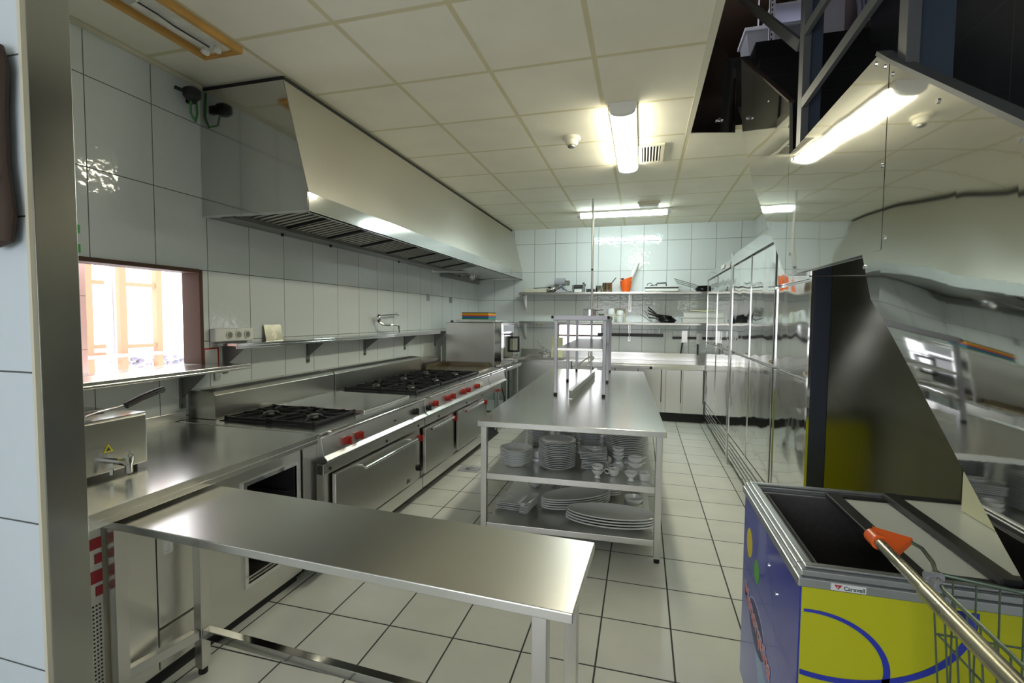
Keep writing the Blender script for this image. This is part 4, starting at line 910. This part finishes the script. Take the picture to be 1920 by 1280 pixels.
solo('yellow_board', MB().box(-1.48, -1.28, 7.93, 7.95, .876, 1.22), 'wrap', 'pale yellow board leaning at the left of the back hatch', 'board', bevel=.02)
# knife racks
solo('knife_rack', MB().box(-.71, .33, 7.955, 7.968, 1.255, 1.305).box(-.2, -.17, 7.968, 7.999, 1.26, 1.30).box(.25, .28, 7.968, 7.999, 1.26, 1.30).box(-.64, -.61, 7.968, 7.999, 1.26, 1.30), 'black', 'long black magnetic knife strip, empty', 'knife strip', 'magnetic knife strips')
solo('knife_rack', MB().box(.47, 1.05, 7.985, 7.998, 1.225, 1.265), 'black', 'short black magnetic strip carrying two cleavers', 'knife strip', 'magnetic knife strips', bevel=.002)
for k, x in enumerate((.61, .83)):
    t = T('cleaver', ('left' if k == 0 else 'right')+' cleaver on the magnetic strip, handle down', 'cleaver', (x, 7.98, 1.02), group='cleavers on the strip')
    z = 1.17 if k == 0 else 1.15
    t.add('blade', MB().box(x, x+.085, 7.979, 7.983, z, z+.19-.02*k), 'steel')
    t.add('handle', MB().bar((x+(.012 if k == 0 else .02), 7.976, z), (x+(-.01 if k == 0 else .022), 7.976, z-.17), .022, .028, (0, 1, 0)), 'black' if k == 0 else 'navy')

# ------------------------------------------------------------------ fridges on the right
def fridge(y0, y1, z1, label, cols, hdr=True):
    t = T('upright_fridge', label, 'fridge', (1.25, (y0+y1)/2, 0), group='tall steel fridges on the right wall')
    X0 = .90
    t.add('body', MB().box(X0+.035, XR-.01, y0, y1, .09, z1), 'steel')
    t.add('plinth', MB().box(X0+.10, XR-.02, y0+.02, y1-.02, .001, .09), 'void')
    if hdr:
        t.add('header', MB().prism([(X0+.034, y0, 2.10), (X0-.015, y0, 2.10), (X0-.015, y0, 2.12), (X0+.0, y0, z1), (X0+.034, y0, z1)], (0, y1-y0, 0)), 'steel_gloss', bevel=.002)
    t.add('bottom_panel', MB().box(X0+.005, X0+.034, y0+.01, y1-.01, .09, .33), 'mirror_door', bevel=.002)
    lv = MB()
    for k in range(4): lv.box(X0, X0+.004, y0+.06, y1-.06, .13+.045*k, .137+.045*k)
    t.add('louvre', lv, 'steel_dark')
    for (a, b) in cols:
        for (z0, zz1, hz) in ((.345, 1.205, 1.12), (1.22, min(2.09, z1-.02), 1.32)):
            d = t.add('door', MB().box(X0, X0+.033, a, b, z0, zz1), 'mirror_door', bevel=.004)
            if hz > 1.2: t.add('lock', MB().cyl((X0, a+.04, 1.245), (X0-.012, a+.04, 1.245), .012, 12), 'copper', under=d, smooth=True)
            t.add('edge_trim', MB().box(X0-.006, X0+.0, b-.028, b-.004, z0, zz1), 'steel_gloss', under=d, bevel=.001)
    return t
f1 = fridge(5.50, 7.38, 2.20, 'farthest tall steel fridge, beside the back counter', ((5.53, 6.44), (6.46, 7.36)))
f1.add('thermostat', MB().box(.878, .886, 5.85, 6.05, 2.13, 2.17), 'white_pl', bevel=.002)
f2 = fridge(3.72, 5.42, 2.22, 'middle tall steel fridge with blank header', ((3.75, 4.53), (4.55, 5.40)))
solo('fridge_gap_post', MB().box(.895, .915, 5.43, 5.49, .09, 2.24).box(.90, 1.5, 5.43, 5.49, .001, .09), 'steel', 'slim steel upright closing the gap between the two far fridges', 'post')
f3 = fridge(2.96, 3.70, 1.785, 'nearest tall steel fridge, under the stair', ((2.975, 3.69),), hdr=False)
f3.add('upper_panel', MB().prism([(.90, 3.02, 1.787), (.90, 3.69, 1.787), (.90, 3.69, 2.09), (.90, 3.36, 2.09)], (.03, 0, 0)), 'mirror_door')
f3.add('side_frame', MB().box(.90, .985, 2.945, 2.96, .09, 1.785), 'navy', bevel=.002)
f3.add('side_panel', MB().box(.985, XR-.012, 2.94, 2.958, .09, 1.785), 'steel_brown')
f3.add('edge_profile', MB().box(.888, .90, 2.945, 2.975, .09, 1.785), 'chrome')

# ------------------------------------------------------------------ staircase
P0 = Vector((.75, 2.92, 0)); tv = Vector((-.068, .998, 0)).normalized(); nv = Vector((-.998, -.068, 0)).normalized()
def PL(s_, z): return P0+tv*s_+Vector((0, 0, z))
st = T('staircase', 'dark staircase with mirror polished steel cladding rising to the loft', 'staircase', (1.2, 2.4, 1.79))
A1 = [(.004, 2.442), (-.849, 2.514), (-.930, 2.447), (-.932, 1.801), (-.062, 1.789), (.0, 1.80)]
A2 = [(-.936, 2.447), (-1.512, 2.002), (-1.66, 1.888), (-1.66, .938), (-1.586, 1.002), (-.879, 1.629), (-.808, 1.80), (-.936, 1.801)]
A3 = [(.033, 2.729), (1.079, 3.507), (1.02, 3.06), (.982, 2.94), (.692, 2.491), (.019, 1.811), (.004, 1.80), (.006, 2.442)]
for pl, lb in ((A1, None), (A2, None), (A3, None)):
    if pl is A2: continue
    st.add('cladding_sheet', MB().prism([PL(a, b) for a, b in pl], -nv*.018), 'mirror')
def lerp_pts(pts, x):
    for (x0, y0), (x1, y1) in zip(pts, pts[1:]):
        if x0 <= x <= x1: return y0+(y1-y0)*(x-x0)/(x1-x0)
def warped_sheet(_):
    """the nearest sheet is sprung: its lower half leans out towards the viewer"""
    m = MB()
    def pt(a, b):
        w = min(1, max(0, (1.98-b)/.75)); w = w*w*(3-2*w)
        return tuple(PL(a, b)+nv*(-WARP*min(0, a+.93)*w))
    for top, bot in (([(-1.72, 1.842), (-1.512, 2.002), (-.936, 2.447)], [(-1.72, .925), (-1.586, 1.030), (-1.3, 1.275), (-.879, 1.629)]),
                     ([(-.936, 1.80), (-.808, 1.80)], [(-1.586, 1.002), (-.879, 1.629), (-.808, 1.795)])):
        x0, x1 = top[0][0], top[-1][0]; n = max(2, int((x1-x0)/.03)); xs = sorted(set([x0+(x1-x0)*i/n for i in range(n+1)]+[p[0] for p in top+bot if x0 < p[0] < x1]))
        base = len(m.v); K = 30
        for x in xs:
            lo, hi = lerp_pts(bot, x), lerp_pts(top, x)
            for k in range(K+1): m.v.append(pt(x, lo+(hi-lo)*k/K))
        for i in range(len(xs)-1):
            for k in range(K): m.f.append((base+i*(K+1)+k, base+(i+1)*(K+1)+k, base+(i+1)*(K+1)+k+1, base+i*(K+1)+k+1))
    return m
WARP = .062
o = st.add('cladding_sheet', warped_sheet(A2), 'mirror', smooth=True)
sd = o.modifiers.new('s', 'SOLIDIFY'); sd.thickness = .004; sd.offset = -1
es = o.modifiers.new('e', 'EDGE_SPLIT'); es.split_angle = math.radians(40)
st.add('header_sheet', MB().prism([(.348, 4.15, 3.05), (.675, 4.15, 3.02), (.668, 4.15, 3.50), (.50, 4.15, 3.80), (.348, 4.15, 4.0)], (0, .008, 0)), 'steel_gloss')
st.add('sheet_rivets', MB().cyl((.555, 4.15, 3.13), (.555, 4.135, 3.13), .012, 8).cyl((.535, 4.15, 3.125), (.535, 4.135, 3.12), .008, 8).cyl((.575, 4.15, 3.125), (.575, 4.135, 3.12), .008, 8), 'steel_dark')
rv = MB()
for a, b in ((-.84, 2.49), (-.90, 2.45), (-.915, 2.1), (-.95, 2.4), (-1.2, 2.2), (-1.5, 1.98), (-.95, 1.84), (-.05, 1.9), (-.05, 2.4), (.03, 2.6), (.03, 2.5), (.4, 2.9), (-.83, 1.75)):
    q = PL(a, b); rv.cyl(q, q+nv*.004, .008, 8)
o = st.add('rivets', rv, 'chrome')
def soffit(pts, m='grate_dark'):
    s_ = MB()
    for i in range(len(pts)-1):
        a, b = PL(*pts[i])-nv*.02, PL(*pts[i+1])-nv*.02
        s_.add([a, b, (1.555, b.y, b.z), (1.555, a.y, a.z)], [(0, 1, 2, 3)])
    return s_
o = st.add('underside', soffit([(-1.66, .958), (-1.586, 1.022), (-.879, 1.649), (-.80, 1.808)]), 'steel_dark'); sd = o.modifiers.new('s', 'SOLIDIFY'); sd.thickness = .01
o = st.add('landing_underside', soffit([(-.80, 1.80), (-.06, 1.792), (.02, 1.80)]), 'steel_gloss'); sd = o.modifiers.new('s', 'SOLIDIFY'); sd.thickness = .008
o = st.add('underside', soffit([(.02, 1.815), (.692, 2.50), (.982, 2.95), (1.2, 3.2)]), 'steel_dark'); sd = o.modifiers.new('s', 'SOLIDIFY'); sd.thickness = .01
ed = MB()
for a, b in (((-1.66, 1.898), (-1.512, 2.012)), ((-1.512, 2.012), (-.93, 2.457)), ((-.93, 2.457), (-.849, 2.524))):
    ed.bar(PL(*a)-nv*.02, PL(*b)-nv*.02, .05, .014)
st.add('top_edge', ed, 'grey_paint')
e2 = MB().bar(PL(.033, 2.735)-nv*.012, PL(1.079, 3.513)-nv*.012, .03, .010)
st.add('top_edge', e2, 'brown_dark')
st.add('landing', MB().box(.87, 1.55, 1.98, 2.95, 2.02, 2.05), 'grate_dark')
for k in range(8):
    y = 2.95+.17*k; z = 2.05+.205*(k+1)
    st.add('step', MB().box(.80, 1.555, y, y+.20, z-.03, z).box(.80, 1.555, y, y+.01, z-.205, z-.03), 'grate_dark', bevel=.004)
for k in range(3):
    y = 1.98-.24*(k+1); z = 2.05-.19*(k+1)
    st.add('step', MB().box(.92, 1.55, y, y+.26, z-.03, z), 'grate_dark')
st.add('post', MB().box(.765, .80, 2.80, 2.87, 2.05, 4.2), 'grey_paint', bevel=.002)
st.add('post', MB().box(.80, .865, 2.84, 2.90, 2.05, 4.2), 'post_blue', bevel=.002)
st.add('post', MB().box(.835, .875, 1.93, 1.99, 2.06, 3.4), 'grey_paint', bevel=.002)
st.add('post', MB().box(.88, 1.0, 1.99, 2.03, 2.06, 3.4), 'post_blue', bevel=.002)
st.add('handrail', MB().bar((.775, 2.80, 2.66), (.85, 1.99, 2.80), .02, .05), 'grey_paint')
st.add('handrail', MB().bar((.775, 2.80, 3.02), (.85, 1.99, 3.10), .02, .05), 'grey_paint')
st.add('handrail', MB().bar((.775, 2.90, 3.0), (.68, 4.15, 4.05), .02, .055), 'grey_paint')

# things in the loft
t = T('loft_shelving', 'white perforated angle shelving in the loft above the stair', 'shelving', (1.1, 4.6, 3.70))
for x in (.975, 1.30):
    p_ = t.add('upright', MB().box(x, x+.006, 4.52, 4.56, 3.701, 4.9).box(x, x+.04, 4.52, 4.526, 3.701, 4.9), 'box_white')
    hl = MB()
    for k in range(24): hl.box(x+.012, x+.022, 4.5185, 4.5195, 3.72+k*.04, 3.74+k*.04)
    ho = t.add('slots', hl, 'black', under=p_); ho['kind'] = 'stuff'
for x in (.975, 1.30): t.add('upright', MB().box(x, x+.006, 4.96, 5.0, 3.701, 4.9), 'box_white')
t.add('shelf', MB().box(.98, 1.34, 4.53, 4.99, 4.16, 4.18), 'box_white')
t = T('storage_bin', 'grey plastic bin with white rim on the loft floor by the shelving', 'bin', (.95, 4.75, 3.70))
t.add('body', MB().prism([(.86, 4.62, 3.701), (1.24, 4.62, 3.701), (1.28, 4.62, 4.03), (.82, 4.62, 4.03)], (0, .3, 0)), 'grey_bin')
t.add('rim', MB().box(.80, 1.29, 4.60, 4.94, 4.03, 4.06), 'box_white', bevel=.004)
solo('white_carton', MB().box(1.345, 1.50, 4.45, 4.75, 3.701, 4.6), 'box_white', 'tall white carton right of the loft shelving', 'carton', bevel=.003)
cl = MB()
n_ = 12
for i in range(n_+1):
    for j in range(9):
        cl.v.append((1.44+.10*i/n_+.01*math.sin(j), 4.05+.10*i/n_+.02*math.sin(i*1.3+j*.4), 4.35-.62*j/8-.22*(1-i/n_)*j/8*0+.25*i/n_*0))
for i in range(n_):
    for j in range(8): cl.f.append((i*9+j, i*9+j+1, (i+1)*9+j+1, (i+1)*9+j))
o = solo('hanging_cloth', cl, 'cloth', 'lavender cloth hanging beside the cartons in the loft', 'cloth', smooth=True)
sd = o.modifiers.new('s', 'SOLIDIFY'); sd.thickness = .012

# ------------------------------------------------------------------ chest freezer
fx0, fx1, fy0, fy1, fz = .42, 1.54, 1.385, 2.085, .89
t = T('chest_freezer', 'blue and yellow chest freezer with grey rim and sliding lids', 'freezer', (1.0, 1.8, 0))
bd = MB().box(fx0+.006, fx1, fy0+.006, fy0+.06, .10, .86).box(fx0+.006, fx1, fy1-.06, fy1-.006, .10, .86).box(fx0+.006, fx0+.06, fy0+.06, fy1-.06, .10, .86).box(fx1-.06, fx1, fy0+.06, fy1-.06, .10, .86).box(fx0+.06, fx1-.06, fy0+.06, fy1-.06, .10, .15)
t.add('cabinet', bd, 'label_white')
t.add('side_panel', MB().box(fx0, fx0+.005, fy0+.004, fy1-.004, .10, .846), 'blue')
t.add('front_panel', MB().box(fx0+.004, fx1, fy0, fy0+.005, .10, .846), 'yellow')
t.add('rear_panel', MB().box(fx0+.004, fx1, fy1-.005, fy1, .10, .846), 'yellow')
t.add('base', MB().box(fx0+.05, fx1-.05, fy0+.05, fy1-.05, .001, .10), 'void')
rm = MB()
def ring(a, b, c, d, z0, z1, w):
    rm.box(a, b, c, c+w, z0, z1).box(a, b, d-w, d, z0, z1).box(a, a+w, c+w, d-w, z0, z1).box(b-w, b, c+w, d-w, z0, z1)
ring(fx0-.008, fx1+.008, fy0-.008, fy1+.008, .847, .872, .055)
ring(fx0, fx1, fy0, fy1, .872, .89, .042)
ring(fx0+.012, fx1-.012, fy0+.012, fy1-.012, .89, .898, .022)
rmo = t.add('rim', rm, 'alu', bevel=.003)
li = MB().box(fx0+.062, fx0+.066, fy0+.062, fy1-.062, .151, .872).box(fx1-.066, fx1-.062, fy0+.062, fy1-.062, .151, .872).box(fx0+.066, fx1-.066, fy0+.062, fy0+.066, .151, .872).box(fx0+.066, fx1-.066, fy1-.066, fy1-.062, .151, .872).box(fx0+.066, fx1-.066, fy0+.066, fy1-.066, .50, .51)
t.add('inner_lining', li, 'frost')
def lid(x0, x1, z, lb):
    l_ = t.add('sliding_lid', MB().box(x0+.035, x1-.02, fy0+.085, fy1-.07, z, z+.006), 'lid', label=lb)
    fr_ = MB().box(x0, x0+.045, fy0+.045, fy1-.042, z-.004, z+.016).box(x1-.025, x1, fy0+.045, fy1-.042, z-.004, z+.016).box(x0+.045, x1-.025, fy0+.045, fy0+.085, z-.004, z+.014).box(x0+.045, x1-.025, fy1-.07, fy1-.042, z-.004, z+.014)
    t.add('lid_frame', fr_, 'black', under=l_, bevel=.003)
lid(.69, 1.02, .875, 'white sliding lid, lower one'); lid(.875, 1.50, .894, 'white sliding lid, upper one')
def disc(y, z, ry, rz, m, name): t.add(name, MB().prism([(fx0-.0008, y+ry*math.cos(a*PI/16), z+rz*math.sin(a*PI/16)) for a in range(32)], (.0008, 0, 0)), m)
disc(1.98, .685, .045, .055, 'yellow_dot', 'yellow_sticker'); disc(1.855, .635, .036, .042, 'green_dot', 'green_sticker')
for y, z in ((1.70, .74), (1.60, .70)): t.add('screw', MB().cyl((fx0, y, z), (fx0-.003, y, z), .006, 10), 'chrome')
def oval(a, b, tilt, m, nm, dx, under=None):
    q = []
    for i in range(40):
        u = 2*PI*i/40; cu, su = a*math.cos(u), b*math.sin(u)
        q.append((fx0-dx, 1.83+cu*math.cos(tilt)-su*math.sin(tilt), .44+cu*math.sin(tilt)+su*math.cos(tilt)))
    return t.add(nm, MB().prism(q, (.0006, 0, 0)), m, under=under)
lo = oval(.125, .075, .25, 'text_white', 'logo_oval', .0006)
oval(.121, .071, .25, 'logo_dark', 'logo_oval_fill', .0012, lo)
t.add('logo_swoosh', MB().prism([(fx0-.0006, 1.84, .355), (fx0-.0006, 1.74, .365), (fx0-.0006, 1.66, .33), (fx0-.0006, 1.62, .24), (fx0-.0006, 1.70, .22), (fx0-.0006, 1.78, .28)], (.0006, 0, 0)), 'light_blue', under=lo)
def txt(body, size, name, m, loc, mx, ext=.0006, shear=0, off=0, ph=False):
    c = bpy.data.curves.new(name, 'FONT'); c.body = body; c.size = size; c.extrude = ext; c.shear = shear; c.offset = off
    c.materials.append(M[m]); place_text(c, name, loc, mx, t.o, t.shift)
# text facing -x, reading downwards and towards the viewer
ang = math.radians(-11)
bx = Vector((0, -math.cos(ang), math.sin(ang))); byv = Vector((0, math.sin(-ang)*-1, 0))
upv = Vector((0, -math.sin(-ang), math.cos(ang)))*1.0
upv = Vector((-1, 0, 0)).cross(bx)
def basis(bx, up, n): return Matrix(((bx.x, up.x, n.x, 0), (bx.y, up.y, n.y, 0), (bx.z, up.z, n.z, 0), (0, 0, 0, 1)))
BX = basis(bx, upv, Vector((-1, 0, 0)))
txt('Menorquina', .083, 'brand_lettering_outline', 'text_white', (fx0-.0014, 2.035, .463), BX, .0005, .1, .003)
txt('Menorquina', .083, 'brand_lettering', 'text_red', (fx0-.0022, 2.035, .463), BX, .0005, .1)
# blue rings on the yellow front
def arc(cx, cz, rx, rz, a0, a1, w0, w1, n=40):
    m = MB(); vs = []
    for i in range(n+1):
        a = math.radians(a0+(a1-a0)*i/n); w = w0+(w1-w0)*i/n
        for d, y in ((-w/2, fy0-.001), (w/2, fy0-.001)): vs.append((cx+(rx+d)*math.cos(a), y, cz+(rz+d)*math.sin(a)))
    for i in range(n): m.f.append((2*i, 2*i+1, 2*i+3, 2*i+2))
    m.v = vs; return m
def clipx(m, x0): m.v = [(max(v[0], x0), v[1], v[2]) for v in m.v]; return m
t.add('blue_ring', clipx(arc(.445, .645, .178, .137, 95, -75, .008, .022), fx0+.005), 'blue')
t.add('blue_ring', clipx(arc(.50, .83, .30, .225, -105, 2, .014, .018), fx0+.005), 'blue')
t.add('rim_sticker', MB().box(.487, .566, fy0-.0095, fy0-.0085, .851, .869), 'label_white', under=rmo)
t.add('rim_sticker_mark', MB().prism([(.494, fy0-.0098, .866), (.513, fy0-.0098, .866), (.5035, fy0-.0098, .8535)], (0, .0002, 0)), 'label_red', under=rmo)
FX = Matrix(((1, 0, 0, 0), (0, 0, -1, 0), (0, 1, 0, 0), (0, 0, 0, 1)))
txt('Caravell', .0145, 'rim_sticker_lettering', 'label_dark', (.5155, fy0-.0099, .8545), FX, .0002, 0, .0003)
txt('k', .009, 'rim_sticker_letter', 'label_white', (.501, fy0-.0101, .8575), FX, .0002)
solo('cream_plate', MB().prism([(1.065, 1.945, .901), (1.065, 1.945, 1.035), (1.065, 1.925, 1.063), (1.065, 1.62, 1.063), (1.065, 1.62, .901)], (.016, 0, 0)), 'cream_pl', 'cream plastic board standing upright on the freezer lid', 'board', bevel=.004)

# ------------------------------------------------------------------ shopping trolley
t = T('shopping_trolley', 'wire shopping trolley with worn bar and orange cap in front of the freezer', 'trolley', (.9, 1.05, 0))
bx0, by0, by1, bz = .572, .56, 1.30, 1.0
t.add('handle_bar', MB().cyl((bx0-.012, by0, bz-.012), (bx0, 1.345, bz+.006), .0125, 16), 'cart_bar', smooth=True)
t.add('bar_sleeve', MB().cyl((bx0-.012, by0, bz-.012), (bx0-.004, 1.13, bz-.0005), .016, 16), 'cart_bar', smooth=True)
t.add('orange_cap', MB().cyl((bx0, 1.335, bz+.006), (bx0, 1.375, bz+.007), .018, 18).prism([(bx0+.0, 1.37, bz+.020), (bx0+.078, 1.352, bz+.008), (bx0+.010, 1.28, bz-.006), (bx0+.0, 1.33, bz-.012)], (0, .006, .010)), 'orange', smooth=True)
rim_ = MB().tube([(bx0+.072, 1.352, bz+.010), (bx0+.088, 1.335, bz+.004), (bx0+.088, 1.29, bz-.008), (bx0+.072, 1.24, bz-.02), (bx0+.065, 1.20, bz-.028), (bx0+.052, by0, bz-.035)], .0045, 8)
rim_.tube([(bx0+.078, 1.27, bz-.015), (bx0+.09, 1.26, bz-.02), (1.20, 1.24, bz-.075)], .0045, 8).tube([(bx0+.05, by0, bz-.035), (1.20, by0+.05, bz-.08)], .005, 8).tube([(1.20, 1.24, bz-.075), (1.20, by0+.05, bz-.08)], .005, 8)
t.add('rim_wire', rim_, 'cart_wire', smooth=True)
t.add('hinge_clip', MB().cyl((bx0+.05, 1.245, bz-.02), (bx0+.085, 1.245, bz-.02), .010, 10).box(bx0+.055, bx0+.072, 1.215, 1.24, bz-.038, bz-.018), 'grey_bin', bevel=.002)
w_ = MB()
for k in range(15):
    y = 1.245-k*.04; w_.tube([(bx0+.066-.0008*k, y, bz-.027), (bx0+.10, y-.01, .50)], .002, 5)
for k in range(13):
    x = bx0+.11+k*.042
    for yy in ((1.256, 1.22), (by0+.02, by0+.06)): w_.tube([(x, yy[0]-.001*k, bz-.028-.0038*k), (x-.01, yy[1], .50)], .002, 5)
for z, ins in ((.85, .01), (.70, .03), (.58, .04), (.50, .05)):
    w_.tube([(bx0+.075+ins*.5, 1.255-ins, z), (1.20-ins, 1.235-ins, z), (1.20-ins, by0+.05+ins, z), (bx0+.075+ins*.5, by0+.04+ins, z), (bx0+.075+ins*.5, 1.255-ins, z)], .0025, 5)
for k in range(10): w_.tube([(bx0+.10, .64+k*.06, .50), (1.15, .64+k*.06, .50)], .002, 5)
o = t.add('basket_mesh', w_, 'cart_wire', smooth=True)
t.add('coin_lock', MB().box(bx0+.075, bx0+.10, 1.16, 1.19, .90, .94), 'blue', bevel=.003)
ch = MB()
for y in (by0+.03, by0+.09): ch.tube([(bx0-.012, y, bz-.012), (bx0+.03, y, .80), (bx0+.07, y, .35), (bx0+.10, y, .17)], .009, 8)
for y in (by0+.06, 1.18): ch.tube([(bx0+.10, y, .17), (1.16, y, .15)], .009, 8)
ch.tube([(bx0+.10, by0+.03, .17), (bx0+.10, 1.18, .17)], .009, 8).tube([(1.16, by0+.06, .15), (1.16, 1.18, .15)], .009, 8).tube([(1.10, .7, .15), (1.10, .7, .50)], .008, 8).tube([(1.10, 1.1, .15), (1.10, 1.1, .50)], .008, 8).tube([(bx0+.15, 1.1, .17), (bx0+.15, 1.1, .50)], .008, 8)
t.add('frame', ch, 'cart_bar', smooth=True)
for x in (bx0+.12, 1.14):
    for y in (by0+.06, 1.18):
        wl = t.add('wheel', MB().cyl((x, y-.012, .055), (x, y+.012, .055), .054, 22), 'rubber', smooth=True)
        t.add('fork', MB().box(x-.008, x+.008, y-.02, y-.015, .05, .16).box(x-.008, x+.008, y+.015, y+.02, .05, .16).box(x-.008, x+.008, y-.02, y+.02, .135, .15), 'cart_bar', under=wl)

# ------------------------------------------------------------------ small things
t = T('floor_drain', 'round drain grate set in the floor tiles by the ranges', 'drain', (-1.66, 4.48, 0))
t.add('plate', MB().box(-1.77, -1.55, 4.40, 4.57, .0005, .004), 'grey_bin', bevel=.001)
t.add('bowl', MB().cyl((-1.66, 4.485, .004), (-1.66, 4.485, .0046), .049, 28), 'steel_brown')
gr_ = MB().lathe([(.062, .004), (.062, .007), (.05, .007), (.05, .004)], (-1.66, 4.485, 0), 28)
for k in range(5): gr_.box(-1.71+.022*k, -1.704+.022*k, 4.45, 4.52, .004, .0065)
t.add('grate', gr_, 'grey_bin', smooth=True)
t = T('wall_ornament', 'dark rounded wall ornament on the near tiles at the left edge', 'ornament', (-1.7, .88, 1.72))
orn = MB()
orn.lathe([(.001, -.30), (.06, -.28), (.075, -.20), (.058, -.05), (.06, .1), (.07, .22), (.055, .28), (.001, .30)], (0, 0, 0), 20)
orn.v = [(-1.70+v[0]*1.0, .885+v[1]*.4, 2.00+v[2]*.92) for v in orn.v]
t.add('body', orn, 'brown_dark', smooth=True)
t.add('yellow_mark', MB().box(-1.655, -1.64, .852, .857, 1.90, 1.915), 'yellow_dot')
